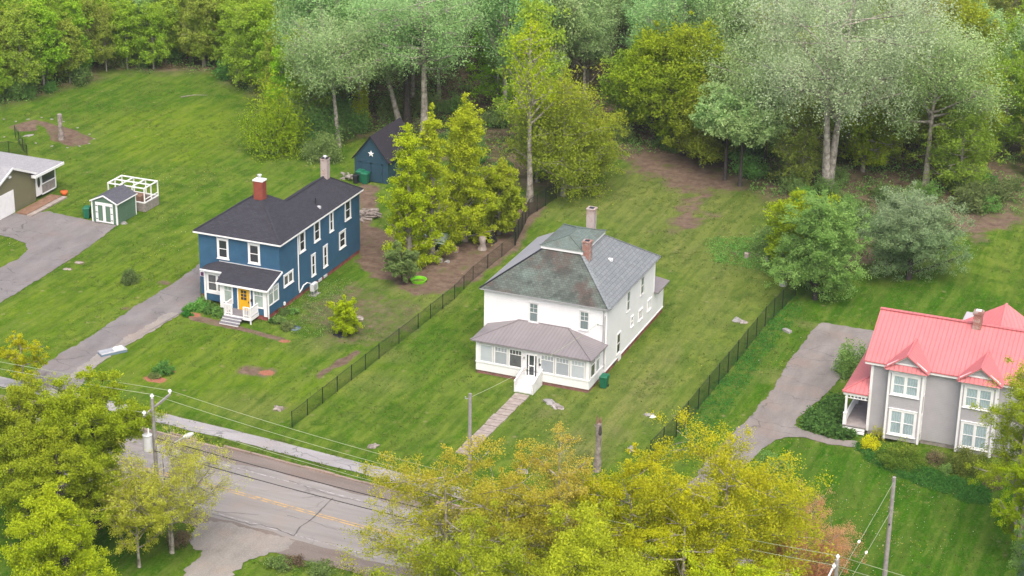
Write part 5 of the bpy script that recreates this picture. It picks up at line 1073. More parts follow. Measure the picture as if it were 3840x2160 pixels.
def quads_mesh(name,c,n,size,lv,mat,aspect=.75,rg=None):
    rg=rg or RNG; k=len(c)
    n=n/np.linalg.norm(n,axis=1,keepdims=True); r=rg.normal(size=(k,3)); t=np.cross(n,r); t/=np.linalg.norm(t,axis=1,keepdims=True)+1e-9; b=np.cross(n,t)
    s=size[:,None]*.5; a=t*s; b=b*s*aspect; up=n*s*.25
    v=np.stack([c-a,c-b*.9+up,c+a,c+b*.9+up],1).reshape(-1,3).astype(np.float32)
    me=bpy.data.meshes.new(name); me.vertices.add(4*k); me.vertices.foreach_set('co',v.ravel())
    me.loops.add(4*k); me.loops.foreach_set('vertex_index',np.arange(4*k,dtype=np.int32)); me.polygons.add(k)
    me.polygons.foreach_set('loop_start',np.arange(0,4*k,4,dtype=np.int32)); me.polygons.foreach_set('loop_total',np.full(k,4,np.int32)); me.update()
    at=me.attributes.new('lv','FLOAT_COLOR','POINT'); d=np.ones((4*k,4),np.float32); d[:,:3]=np.repeat(lv,4,0); at.data.foreach_set('color',d.ravel())
    me.materials.append(mat); return me
PROF={'maple':lambda t:np.sin(np.pi*np.clip(.10+.82*t,0,1))**.65,'oval':lambda t:np.clip(np.minimum(1,.55+t*2.2),0,1)*(1-np.clip(t,0,1)**2.2)**.75,
 'cone':lambda t:np.minimum(1,.65+t*3)*np.clip(1-t,0.04,1)**1.0,'vase':lambda t:np.sin(np.pi*np.clip(.06+.72*t,0,1))**.8,'col':lambda t:np.minimum(1,.5+t*3)*np.clip(1-t**3,.1,1)**.6,'dome':lambda t:np.clip(1-t**2,.02,1)**.5}
def tree_mesh(name,seed,H,cb,R,prof,leaf,bark,nl=22,ncl=11,lp=80,ls=.18,tr=.2,lean=(0,0),clump=.17,spread=.072,up=.45,trunk_top=.85,cluster_flat=.75,bend=.4,dropl=0.,multi=1,sizebranch=1.,fmin=.30,msp=.02,rise=(.12,.55)):
    rg=np.random.default_rng(seed); pf=PROF[prof]; mb=MB()
    ln=np.array([lean[0],lean[1],0.]); ph=rg.uniform(0,6.28,4)
    def tp(z): f=z/H; return np.array([ln[0]*f*H+.018*H*math.sin(3*f+ph[0])*bend,ln[1]*f*H+.018*H*math.sin(2.5*f+ph[1])*bend,z])
    if prof=='cone': trunk_top=.93
    zt=H*trunk_top
    for k in range(multi):
        off=np.array([math.cos(k*3.0+ph[2])*msp*H,math.sin(k*3.0+ph[2])*msp*H,0]) if multi>1 else np.zeros(3)
        pts=[];rad=[]
        for i in range(11):
            f=i/10; pts.append(tuple(tp(-.4+(zt+.4)*f)+off*(f*2.2+.15))); rad.append(tr*(1-f)**.8*(1+.5*math.exp(-f*14))+.012)
        mb.tube(pts,rad,8,False)
    C=[];CV=[];CS=[]
    for i in range(nl):
        q=(i+rg.uniform(0,1))/nl; az=i*2.39996+rg.normal(0,.35)
        hs=cb+(zt-cb)*q**1.1*.96; 
        zend=hs+(H-hs)*rg.uniform(*rise)*(up*1.6)+rg.normal(0,.02*H); zend=min(zend,H*.985)
        t=np.clip((zend-cb)/(H-cb),0,1); re=R*float(pf(t))*rg.uniform(.72,1.12)
        st=tp(hs); en=tp(zend)+np.array([re*math.cos(az),re*math.sin(az),0]); 
        md=st*.5+en*.5+np.array([0,0,-.06*re+dropl])+rg.normal(0,.05*R,3)
        P=[];n_=6
        for j in range(n_+1): f=j/n_; P.append((1-f)**2*st+2*f*(1-f)*md+f*f*en)
        r0=tr*(.42*(1-q)+.12)*sizebranch; mb.tube([tuple(p) for p in P],[r0*(1-.88*j/n_)+.006 for j in range(n_+1)],5,False)
        m_=max(3,int(ncl*(.5+re/R)))
        for k in range(m_):
            f=rg.uniform(fmin,1.03); fi=min(1,f); p=(1-fi)**2*st+2*fi*(1-fi)*md+fi*fi*en
            c=p+rg.normal(0,1,3)*np.array([1,1,.8])*clump*R*(.5+.6*f)
            if c[2]<cb*.75: c[2]=cb*.75+rg.uniform(0,.5)
            C.append(c); CV.append(rg.uniform()); CS.append(rg.uniform(.65,1.25))
            if k%2==0 or sizebranch>1: 
                g=max(0,fi-.18); b=(1-g)**2*st+2*g*(1-g)*md+g*g*en; mid=(b+c)/2+rg.normal(0,.03*R,3)
                mb.tube([tuple(b),tuple(mid),tuple(c)],[r0*.35*(1-g*.6)+.008,.016*sizebranch,.006],3,False)
    # leader
    for k in range(int(ncl*.8)):
        z=rg.uniform(zt*.9,H); c=tp(z)+rg.normal(0,1,3)*np.array([1,1,.3])*R*.10*max(.15,float(pf((z-cb)/(H-cb)))); C.append(c);CV.append(rg.uniform());CS.append(rg.uniform(.35,.65))
    C=np.array(C);CV=np.array(CV);CS=np.array(CS)
    cnt=np.maximum(4,(lp*CS*rg.uniform(.6,1.4,len(C)))).astype(int); idx=np.repeat(np.arange(len(C)),cnt); k=len(idx)
    off=rg.normal(0,1,(k,3))*(R*spread*CS[idx])[:,None]*np.array([1,1,cluster_flat]); c=C[idx]+off
    nrm=rg.normal(0,.8,(k,3))+np.array([0,0,.85]); size=ls*rg.uniform(.55,1.4,k)
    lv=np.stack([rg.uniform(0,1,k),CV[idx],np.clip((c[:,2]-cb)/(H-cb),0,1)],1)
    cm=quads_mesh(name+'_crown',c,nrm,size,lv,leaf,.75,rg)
    o=mb.build('trunk',bark); tm=o.data; bpy.data.objects.remove(o); tm.polygons.foreach_set('use_smooth',[True]*len(tm.polygons))
    return cm,tm
def put(meshes,name,x,y,label,cat,group=None,sc=1.,rz=0.,trunk=True,zs=1.):
    t=empty(name,(x,y,gz(x,y)),label,cat,group); t.scale=(sc,sc,sc*zs); t.rotation_euler=(0,0,rz)
    c=bpy.data.objects.new('crown' if trunk else 'foliage',meshes[0]); COL.objects.link(c); c.parent=t
    if meshes[1] is not None: b=bpy.data.objects.new('trunk' if trunk else 'stems',meshes[1]); COL.objects.link(b); b.parent=t
    return t
def tree(bx,by,ty,R,prof,leaf,bark,label,name='maple_tree',cbf=.28,cat='tree',seed=None,H=None,**kw):
    P=G(bx,by); H=H or top_h(P,ty); sd=seed or int(bx*7+by*3)
    kw.setdefault('tr',.10+.011*H)
    return put(tree_mesh(name,sd,H,H*cbf,R,prof,L[leaf],M[bark],**kw),name,P[0],P[1],label,cat)
def bush_mesh(seed,R,H,leaf,n=60,lp=70,ls=.12,ry=1.,spread=.13,stem='barkdark',nst=9):
    rg=np.random.default_rng(seed); C=[]
    for i in range(n):
        u=rg.uniform(0,1)**.45; ph=rg.uniform(0,6.283); th=math.acos(rg.uniform(0,1)); k=rg.uniform(.8,1.1)
        C.append((R*u*k*math.sin(th)*math.cos(ph),R*ry*u*k*math.sin(th)*math.sin(ph),H*(.08+.85*u*k*math.cos(th))))
    C=np.array(C); CV=rg.uniform(0,1,n); cnt=np.maximum(4,(lp*rg.uniform(.5,1.5,n))).astype(int); idx=np.repeat(np.arange(n),cnt); k=len(idx)
    c=C[idx]+rg.normal(0,1,(k,3))*np.array([R,R*ry,H*.8])*spread; c[:,2]=np.maximum(c[:,2],.03)
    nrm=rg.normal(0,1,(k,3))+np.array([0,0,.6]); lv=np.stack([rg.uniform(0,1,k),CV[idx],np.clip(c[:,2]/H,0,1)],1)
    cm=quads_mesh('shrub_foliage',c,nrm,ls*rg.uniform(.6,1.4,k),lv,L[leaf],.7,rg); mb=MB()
    for i in range(nst): e=C[rg.integers(n)]; mb.tube([(e[0]*.1,e[1]*.1,-.1),tuple(e*np.array([.5,.5,.55])),tuple(e)],[.03+.012*H,.02+.006*H,.008],4,False)
    o=mb.build('stems',M[stem]); tm=o.data; bpy.data.objects.remove(o); return cm,tm
def bush(vx,vy,R,H,leaf,label,name='shrub',cat='shrub',seed=None,group=None,**kw):
    P=G(vx,vy); return put(bush_mesh(seed or int(vx*5+vy),R,H,leaf,**kw),name,P[0],P[1],label,cat,group,trunk=False)
# ---- foreground trees
FGK=dict(ls=0.138,spread=.055,cluster_flat=.8,lp=124,nl=26,ncl=11)
tree(60,990,838,2.0,'oval','mapleyellow','barkpale','young yellow green maple at the far left beside the pavement','maple_tree',.3,nl=10,ncl=14,lp=101,ls=0.096,spread=.048,clump=.145,cluster_flat=.8,tr=.12)
tree(70,1335,948,4.2,'maple','maplegreen','barkdark','large fresh green maple at the left edge over the road','maple_tree',.30,ls=0.115,spread=.048,clump=.145,cluster_flat=.8,lp=197,nl=21,ncl=21)
tree(248,1330,925,3.7,'maple','maplegreen','barkdark','tall bright green maple left of the transformer pole','maple_tree',.28,ls=0.115,spread=.048,clump=.145,cluster_flat=.8,lp=175,nl=21,ncl=21)
tree(432,1390,1104,3.9,'vase','sparse','barkpale','thin yellow green tree with open crown in front of the transformer pole','maple_tree',.26,ls=0.086,spread=.048,clump=.145,cluster_flat=.8,lp=46,nl=23,ncl=22,up=.62,multi=2,tr=.12,sizebranch=1.1)
tree(150,1575,1222,3.9,'cone','lime','barklight','bright lime green maple in the bottom left corner','maple_tree',.20,ls=0.120,spread=.048,clump=.145,cluster_flat=.8,lp=197,nl=21,ncl=19)
tree(1125,1650,1092,5.2,'maple','mapleorange','barkpale','bronze and green maple rising over the road right of the bare asphalt','maple_tree',.30,ls=0.101,spread=.048,clump=.145,cluster_flat=.8,lp=104,nl=21,ncl=21)
tree(1395,1600,1062,3.6,'oval','bronze','barkpale','bronze brown open maple in front of the broken dead trunk','maple_tree',.30,ls=0.091,spread=.048,clump=.145,cluster_flat=.8,lp=68,nl=20,ncl=21)
tree(1570,1600,1115,3.9,'maple','mapleyellow','barkpale','yellow green maple between the bronze maple and the golden one','maple_tree',.28,ls=0.110,spread=.048,clump=.145,cluster_flat=.8,lp=126,nl=20,ncl=21)
tree(1800,1640,1086,5.4,'maple','mapleyellow','barkpale','broad golden yellow maple reaching toward the red house drive','maple_tree',.30,ls=0.110,spread=.048,clump=.145,cluster_flat=.8,lp=144,nl=24,ncl=21)
tree(1480,1800,1290,4.8,'maple','lime','barkdark','lime green maple at the bottom edge centre','maple_tree',.25,ls=0.120,spread=.048,clump=.145,cluster_flat=.8,lp=144,nl=21,ncl=21)
tree(1150,1830,1315,4.4,'maple','maplegreen','barklight','greener maple at the bottom edge below the bronze one','maple_tree',.25,ls=0.115,spread=.048,clump=.145,cluster_flat=.8,lp=126,nl=20,ncl=21)
tree(1840,1840,1392,4.4,'maple','lime','barklight','bright yellow lime maple cut off by the bottom edge near the reddish tree','maple_tree',.25,ls=0.115,spread=.048,clump=.145,cluster_flat=.8,lp=156,nl=19,ncl=19)
tree(1700,1720,1230,3.4,'maple','mapleyellow','barkpale','smaller yellow green maple below the golden maple','maple_tree',.25,ls=0.101,spread=.048,clump=.145,cluster_flat=.8,lp=101,nl=17,ncl=19)
tree(1990,1565,1278,3.3,'vase','red','barkpale','reddish budding tree between the golden maple and the plain pole','maple_tree',.12,ls=0.062,spread=.048,clump=.145,cluster_flat=.8,lp=104,nl=27,ncl=24,up=.85,multi=3,tr=.12)
tree(2550,1330,885,3.9,'oval','maplegreen','barklight','bright green tree at the right edge before the grey house','maple_tree',.2,ls=0.096,spread=.048,clump=.145,cluster_flat=.8,lp=124,nl=20,ncl=21)
tree(2560,1420,1110,2.4,'oval','maplegreen','barklight','green tree at the right edge below the grey house bay','maple_tree',.12,ls=0.091,spread=.048,clump=.145,cluster_flat=.8,lp=124,nl=17,ncl=19)
tree(2590,1560,1200,2.6,'cone','mid','barkdark','green tree in the lower right corner beside the conifer','broadleaf_tree',.10,ls=0.096,spread=.048,clump=.145,cluster_flat=.8,lp=144,nl=19,ncl=19)
tree(2605,1620,1290,2.4,'cone','conifer','barkdark','dark blue green conifer at the lower right edge','conifer_tree',.06,ls=0.067,spread=.048,clump=.145,cluster_flat=.8,lp=228,nl=24,ncl=17,up=.1)
tree(165,1420,1075,3.5,'maple','maplegreen','barkdark','lower green maple between the two tall maples and the lime one','maple_tree',.12,ls=0.112,spread=.048,clump=.145,lp=185,nl=20,ncl=21)
tree(352,1425,1190,2.7,'vase','sparse','barkpale','smaller thin yellow green tree left of the open crowned one','maple_tree',.2,ls=0.096,spread=.048,clump=.145,lp=54,nl=19,ncl=21,tr=.1,up=.6)
tree(1270,1640,1150,3.8,'maple','mapleorange','barkpale','green and bronze maple between the two bronze tinted maples','maple_tree',.2,ls=.095,spread=.05,clump=.145,lp=130,nl=20,ncl=20)
# ---- mid ground trees
tree(1030,672,300,3.1,'cone','lime','barklight','bright yellow green lime tree nearest the blue house back corner','lime_tree',.03,ls=.17,rise=(-.04,.30),lp=83,nl=40,ncl=11,spread=.06,clump=.13,up=.7)
tree(1085,650,256,2.9,'cone','lime','barklight','slim pointed lime tree between the two broader limes','lime_tree',.03,ls=.17,rise=(-.04,.30),lp=83,nl=40,ncl=10,spread=.06,clump=.12,up=.7)
tree(1168,606,238,3.9,'cone','lime','barklight','tallest broad lime tree right of the slim pointed lime','lime_tree',.03,ls=.17,rise=(-.04,.30),lp=115,nl=46,ncl=12,spread=.055,clump=.13,up=.8)
tree(1255,590,405,2.3,'oval','maplegreen','barklight','smaller fresh green tree behind the tall lime trees','lime_tree',.12,ls=.22,lp=80,nl=28,ncl=11)
tree(1010,716,612,1.45,'col','mid','barkdark','small dark green columnar tree at the yard edge','young_tree',.12,ls=.14,lp=80,nl=18,ncl=8,tr=.06)
tree(868,842,742,1.15,'oval','lime','barklight','lime green sapling on the blue house side lawn','sapling',.03,ls=.11,lp=110,nl=30,ncl=9,tr=.045,rise=(-.05,.35))
tree(1330,506,22,2.5,'oval','lime','barkpale','very tall thin poplar with bare pale trunk and sparse top','poplar_tree',.40,ls=.18,lp=17,nl=32,ncl=9,tr=.30,trunk_top=.93,spread=.12)
tree(1415,492,160,5.0,'oval','yolive','barklight','olive green maple right of the tall thin poplar','maple_tree',.05,rise=(.0,.4),ls=.18,lp=50,nl=38,ncl=12,spread=.09)
tree(1470,470,265,3.6,'maple','yolive','barkdark','low yellow olive tree beside the brown track','maple_tree',.16,ls=.2,lp=48,nl=26,ncl=11)
tree(2052,752,478,3.9,'oval','willow','barkdark','big rounded green tree at the far end of the tall fence','broadleaf_tree',.05,ls=.14,lp=110,nl=24,ncl=24,clump=.15,spread=.055,rise=(.1,.8),multi=2)
tree(2010,690,480,3.0,'maple','maplegreen','barkdark','yellow green tree behind the big rounded tree','broadleaf_tree',.08,ls=.2,lp=80,nl=30,ncl=12)
tree(2285,702,476,4.5,'maple','bushpale','barkdark','pale budding shrub tree in the far right lawn','apple_tree',.06,ls=.13,lp=85,nl=24,ncl=26,clump=.15,multi=2,spread=.055,rise=(.1,.8))
tree(2075,492,-75,10.2,'vase','poplarpale','barkpale','huge old poplar with whitish spreading crown and split trunk','poplar_tree',.33,ls=.17,lp=36,nl=30,ncl=52,tr=.44,spread=.036,clump=.125,up=.72,multi=2,msp=.035,cluster_flat=1.9,fmin=.52,sizebranch=.95)
tree(1998,445,130,7.4,'maple','poplarmid','barkpale','leaning pale green poplar left of the huge poplar','poplar_tree',.40,ls=.19,lp=30,nl=24,ncl=38,tr=.36,lean=(-.30,.1),spread=.048,clump=.135,cluster_flat=1.7,fmin=.45,up=.55)
tree(2330,470,40,7.0,'maple','poplarmid','barkpale','pale green poplar right of the huge poplar','poplar_tree',.36,ls=.18,lp=30,rise=(.1,.75),nl=24,ncl=38,tr=.33,spread=.05,clump=.135,cluster_flat=1.7,fmin=.45,up=.6)
tree(1066,345,-70,6.2,'maple','poplar','barkpale','tall white trunked poplar rising behind the barn','poplar_tree',.42,ls=.18,lp=30,rise=(.1,.75),nl=46,ncl=18,cluster_flat=1.8,fmin=.35,clump=.13,tr=.45,spread=.055)
tree(1022,310,-40,5.4,'maple','poplar','barkdark','tall dark trunked poplar left of the white trunked one','poplar_tree',.42,ls=.18,lp=30,rise=(.1,.75),nl=42,ncl=18,cluster_flat=1.8,fmin=.35,clump=.13,tr=.42,spread=.055)
tree(1008,312,20,5.2,'maple','poplar','barkpale','grey poplar leaning left above the barn roof','poplar_tree',.42,ls=.18,lp=30,rise=(.1,.75),nl=38,ncl=18,cluster_flat=1.8,fmin=.35,clump=.13,tr=.33,lean=(-.30,.05),spread=.055)
tree(850,368,40,5.6,'maple','poplar','barkpale','slender grey poplar at the lawn edge left of the barn','poplar_tree',.45,ls=.18,lp=30,rise=(.1,.75),nl=42,ncl=18,cluster_flat=1.8,fmin=.35,clump=.13,tr=.26,lean=(-.08,0),spread=.055)
tree(885,285,10,5.0,'maple','poplar','barkdark','dark trunked poplar behind the slender grey one','poplar_tree',.40,ls=.18,lp=30,rise=(.1,.75),nl=38,ncl=18,cluster_flat=1.8,fmin=.35,clump=.13,tr=.4,spread=.055)
for i,(bx,by,ty,r) in enumerate(((1860,468,250,3.4),(1822,452,215,3.2),(1922,436,190,3.4))): tree(bx,by,ty,r,'vase','poplarmid','barkdark',('thin trunked poplar nearest the brown track left of the leaning poplar','second thin poplar further left beside the brown track','thin poplar just behind the leaning one')[i],'poplar_tree',.5,ls=.24,lp=60,nl=22,ncl=11,tr=.2)
for i,(bx,by,ty,r,k) in enumerate(((1640,365,60,4.2,'yolive'),(1720,392,30,4.6,'yolive'),(1590,330,110,3.4,'olive'),(1760,420,190,3.,'yolive'))): tree(bx,by,ty,r,'oval',k,'barkdark',('yellow olive maple behind the brown track','tallest yellow olive maple behind the brown track','dark olive tree left of the brown track woods','low yellow olive tree on the brown bank')[i],'maple_tree',.10,ls=.23,lp=62,nl=40,ncl=12,spread=.09)
# ---- forest prototypes
def proto(n,**k): 
    out=[]
    for i in range(n): kk=dict(k); H=kk.pop('H'); cbf=kk.pop('cbf'); R=kk.pop('R'); out.append(tree_mesh(kk['leaf']+'p',900+i*17+len(kk['leaf'])*5,H*(1+.1*i-.1),H*cbf,R,kk.pop('prof'),L[kk.pop('leaf')],M[kk.pop('bark')],**kk)) if False else None
    return out
def mk(n,leaf,bark,H,cbf,R,prof,**kw): return [tree_mesh('forest',1000+i*31+sum(map(ord,leaf)),H*(.92+.09*i),H*cbf,R*(.92+.09*i),prof,L[leaf],M[bark],**kw) for i in range(n)]
PR={'wood':mk(4,'wood','barklight',13.,.10,2.9,'oval',ls=.24,lp=36,nl=36,ncl=10,tr=.13,spread=.085,rise=(.0,.4)),
 'poplar':mk(4,'poplar','barkpale',17.5,.26,4.2,'maple',ls=.20,lp=28,nl=28,ncl=27,tr=.26,spread=.06,cluster_flat=1.9,clump=.14,fmin=.33,up=.6,rise=(.1,.75)),
 'poplarmid':mk(2,'poplarmid','barklight',15.,.22,3.7,'maple',ls=.20,lp=28,nl=25,ncl=25,tr=.22,spread=.065,rise=(.1,.7),cluster_flat=1.7,clump=.12,fmin=.38,up=.6),
 'olive':mk(3,'olive','barklight',13.,.06,4.0,'oval',ls=.22,lp=38,nl=36,ncl=12,tr=.2,spread=.075,rise=(.0,.4)),
 'yolive':mk(2,'yolive','barklight',13.,.06,3.8,'oval',ls=.22,lp=40,nl=36,ncl=12,tr=.2,spread=.075,rise=(.0,.4))}
LAB={'wood':('bright green young broadleaf tree in the dense wood behind the lawns','trees of the bright green wood'),
 'poplar':('silvery green poplar in the grove behind the barn','silvery poplars of the back grove'),'poplarmid':('pale green poplar standing among the darker back woods','pale poplars of the back woods'),
 'olive':('dark olive tree in the shaded woods behind the huge poplar','olive trees of the right back woods'),'yolive':('yellow olive tree mixed into the woods at the back','yellow olive trees of the back woods')}
rg=np.random.default_rng(5)
KEEP=[(G(2075,560)[:2],7),(G(2000,520)[:2],5),(G(2120,520)[:2],6)]
TAKEN=[tuple(o.location[:2]) for o in COL.objects if o.get('category')=='tree']
def inpoly(p,poly): return sdf(np.array([p[0]]),np.array([p[1]]),poly)[0]
def vis(x,y): 
    q=np.array([x,y,6.])-CAMP; d=q@AX_F; u=(q@AX_R/d*FPX+1920)/3840; v=(q@AX_D/d*FPX+1080)/2160; return -.04<u<1.04 and v>-.2
cand=[]
for gy_ in np.arange(28,150,6.0):
    for gx_ in np.arange(-120,75,6.4):
        x=gx_+rg.uniform(-2.2,2.2)+(2.8 if int(gy_/6.0)%2 else 0); y=gy_+rg.uniform(-2,2)
        if not vis(x,y): continue
        s=inpoly((x,y),edge)
        if s>-1.: continue
        if min((x-a)**2+(y-b)**2 for a,b in TAKEN)<9: continue
        if BX-2<x<BX+6 and BY-2<y<BY+9: continue
        if any((x-a[0])**2+(y-a[1])**2<r*r for a,r in KEEP): continue
        cand.append((y-.0*x,x,y,s))
nfor=0
for i in range(600):
    if nfor>=58: break
    x=rg.uniform(-92,-40);y=rg.uniform(34,76); q=inpoly((x,y),edge)
    if not(-11<q<-.6) or not vis(x,y): continue
    if min((x-a)**2+(y-b)**2 for a,b in TAKEN)<6: continue
    TAKEN.append((x,y)); pm=PR['wood'][rg.integers(4)]
    put(pm,'woodland_tree',x,y,LAB['wood'][0],'tree',LAB['wood'][1],rg.uniform(.55,.85),rg.uniform(0,6.28),True,rg.uniform(.95,1.2)); nfor+=1
for _,x,y,s in sorted(cand):
    r=rg.uniform()
    if x<-46: k='wood' if r<.78 else ('poplarmid' if r<.93 else 'yolive')
    elif x<-3: k='poplar' if r<.80 else ('wood' if r<.9 else 'poplarmid')
    elif x<14: k='poplar' if r<.45 else ('yolive' if r<.75 else 'olive')
    else: k='olive' if r<.62 else ('yolive' if r<.82 else 'poplarmid')
    if -24<x<-5 and y<52 and k=='poplar': k='wood' if r<.4 else 'poplar'
    if -30<x<-4 and s>-9 and rg.uniform()<.35: continue
    pm=PR[k][rg.integers(len(PR[k]))]; sc=rg.uniform(.80,1.16)*(.86 if (x<-46 and s>-5) else 1.)
    if nfor>=296: break
    put(pm,'woodland_tree',x,y,LAB[k][0],'tree',LAB[k][1],sc,rg.uniform(0,6.28),True,rg.uniform(.9,1.1)); nfor+=1
# ---- woodland shrubs and undergrowth
SH=[bush_mesh(300+i,2.0,2.6,'dark',n=55,lp=55,ls=.22) for i in range(2)]+[bush_mesh(320+i,1.9,2.8,'mid',n=50,lp=50,ls=.20) for i in range(2)]
nsh=0
for i in range(1400):
    x=rg.uniform(-95,60);y=rg.uniform(30,80)
    s=inpoly((x,y),edge)
    if not(-9<s<-.2) or not vis(x,y): continue
    if -22<x<-4 and y>42 and rg.uniform()<.6: continue
    if rg.uniform()<.62: continue
    if BX-2<x<BX+6 and BY-2<y<BY+9: continue
    j=rg.integers(4); put(SH[j],'woodland_shrub',x,y,('dark green' if j<2 else 'mid green')+' shrub filling the foot of the woods','shrub','dark shrubs at the foot of the woods' if j<2 else 'mid green shrubs at the foot of the woods',rg.uniform(.5,1.15),rg.uniform(0,6.28),False); nsh+=1
    if nsh>150: break
print('FOREST',nfor,nsh)
def cover(name,n,poly_fn,leaf,ls,hmax,per=14,sig=.25,kind='stuff',seed=1,cat='ground cover',label=None):
    rg=np.random.default_rng(seed); pts=poly_fn(rg,n); k=len(pts)*per; c=np.repeat(pts,per,0)+rg.normal(0,sig,(k,2)); z=np.array([gz(a,b) for a,b in pts]); z=np.repeat(z,per)+rg.uniform(0.02,1,k)**1.5*hmax
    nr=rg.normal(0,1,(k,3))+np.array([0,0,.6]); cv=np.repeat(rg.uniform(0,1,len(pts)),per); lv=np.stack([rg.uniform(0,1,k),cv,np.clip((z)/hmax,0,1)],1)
    me=quads_mesh(name,np.column_stack([c,z]),nr,ls*rg.uniform(.6,1.4,k),lv,L[leaf],.6,rg); o=bpy.data.objects.new(name,me); COL.objects.link(o); tag(o,label,cat,None,kind); return o
def in_poly_pts(poly,jit=0):
    P=np.array(poly); lo=P.min(0);hi=P.max(0)
    def f(rg,n):
        out=[]
        q=np.column_stack([rg.uniform(lo[0],hi[0],n*6),rg.uniform(lo[1],hi[1],n*6)]); s=sdf(q[:,0],q[:,1],poly); return q[s<0][:n]
    return f
def forest_pts(rg,n):
    q=np.column_stack([rg.uniform(-95,60,n*4),rg.uniform(30,100,n*4)]); s=sdf(q[:,0],q[:,1],edge); nn=fbm(q[:,0]*.25,q[:,1]*.25,77); return q[(s<.3)&(s>-26)&(nn>.44)][:n]
cover('undergrowth',3000,forest_pts,'mid',.24,.7,16,.35,seed=3,label='green undergrowth across the woodland floor')
cover('undergrowth',1800,forest_pts,'brownleaf',.22,.35,10,.4,seed=4,label='brown brush and dead stems on the woodland floor')
cover('day_lily_bed',150,in_poly_pts(GP((2010,1075),(2060,1020),(2110,1000),(2130,1090),(2160,1105),(2090,1105))),'deepgreen',.26,.55,40,.2,seed=5,label='deep green leafy bed beside the grey house side porch')
cover('periwinkle_bed',420,in_poly_pts(GP((2150,1115),(2190,1120),(2330,1180),(2480,1230),(2500,1275),(2440,1265),(2300,1215),(2180,1160))),'deepgreen',.13,.25,40,.18,seed=6,label='low green ground cover in front of the yew bushes')
cover('weed_patch',300,in_poly_pts(GP((1780,600),(1960,600),(1975,690),(1900,680),(1790,660))),'mid',.14,.22,18,.3,seed=8,label='lush weedy patch behind the white house')
cover('weed_patch',260,in_poly_pts(GP((690,770),(760,720),(860,700),(900,720),(840,790),(860,840),(740,850),(690,800))),'mid',.11,.22,12,.25,seed=9,label='low mixed plants along the blue house side wall')
cover('tall_grass',500,in_poly_pts(GP((1690,1105),(1985,735),(2030,760),(1900,930),(1790,1090),(1720,1130))),'deepgreen',.13,.12,14,.25,seed=10,label='unmown grass strip beyond the tall fence')
def lawn_pts(rg,n):
    q=np.column_stack([rg.uniform(-75,50,n*5),rg.uniform(-50,60,n*5)]); s=sdf(q[:,0],q[:,1],edge); nn=fbm(q[:,0]*.22,q[:,1]*.22,177); ok=(s>.3)&(rg.uniform(0,1,len(q))<np.clip(nn*3-1.1,0.03,1))
    for p in HARD: ok&=sdf(q[:,0],q[:,1],p)>.1
    i=np.clip(np.searchsorted(xs,q[:,0])-1,0,nx-1); j=np.clip(np.searchsorted(ys,q[:,1])-1,0,ny-1); ok&=dirt.reshape(ny,nx)[j,i]<.5
    return q[ok][:n]
cover('lawn_tufts',15000,lawn_pts,'tuft',.10,.07,9,.14,seed=14,label='coarse grass tufts in the lawns')
def verge_pts(rg,n):
    x=rg.uniform(-40,40,n); o=np.where(rg.uniform(0,1,n)<.5,rg.uniform(-2.6,-1.45,n),rg.uniform(-13.9,-13.1,n)); o=np.where(rg.uniform(0,1,n)<.12,rg.uniform(-.1,.25,n),o); k_=~(((o<-10)&(x>-11)&(x<3))|((o>-3)&(x<-25)&(x>-33))); x=x[k_];o=o[k_]; return np.column_stack([x,[swf(a)+b for a,b in zip(x,o)]])
cover('verge_weeds',900,verge_pts,'tuft',.12,.16,14,.14,seed=15,label='weeds along the kerb and pavement edges')
# ---- garden bushes
bush(2262,1165,1.75,1.7,'yew','rounded olive green yew bush under the left bay windows','yew_bush','bush',n=90,lp=110,ls=.10); bush(2437,1180,1.7,1.6,'yew','second olive yew bush under the right bay windows','yew_bush','bush',n=90,lp=110,ls=.10)
bush(2190,1130,.75,1.1,'gold','golden yellow flowering bush at the corner of the grey house','forsythia_bush','bush',n=36,lp=70,ls=.09); bush(2212,1105,.6,1.3,'sparse','thin pale yellow shrub behind the golden bush','shrub','bush',n=24,lp=26,ls=.09)
bush(2350,1160,1.1,1.0,'brownleaf','brown leafless shrub between the two yew bushes','bare_shrub','bush',n=50,lp=26,ls=.10,nst=26); bush(2500,1220,1.,.8,'brownleaf','brown dry shrub right of the right yew','bare_shrub','bush',n=40,lp=26,ls=.10,nst=20); bush(2380,1190,.6,.8,'willow','pale green flowering clump between the yews','shrub','bush',n=24,lp=50,ls=.1)
bush(2140,945,1.35,3.0,'willow','tall feathery light green shrub beside the red house drive','willow_shrub','shrub',n=110,lp=70,ls=.14,ry=1.); bush(1938,1192,1.5,1.6,'mid','round green bush where the front path meets the drive','shrub','bush',n=80,lp=90,ls=.13)
bush(690,385,3.6,8.2,'yolive','tall yellow green shrub at the edge of the back lawn','shrub','shrub',n=110,lp=70,ls=.22); bush(800,360,3.2,4.2,'dark','dark green thicket behind the slender grey poplar','thicket','shrub',n=110,lp=70,ls=.22); bush(740,350,2.6,5.2,'mid','green shrub right of the tall yellow green shrub','shrub','shrub',n=90,lp=70,ls=.2)
bush(812,402,2.2,3.0,'mid','rounded green bush on the lawn left of the barn','shrub','bush',n=80,lp=80,ls=.18); bush(686,380,1.6,2.,'bushpale','white budding bush at the foot of the tall yellow shrub','shrub','bush',n=50,lp=60,ls=.15); bush(870,330,2.4,3.6,'dark','dark shrub between the poplars and the barn','shrub','shrub',n=90,lp=70,ls=.2); bush(905,310,1.2,5.,'lime','narrow bright green shrub beside the barn','shrub','shrub',n=60,lp=60,ls=.18)
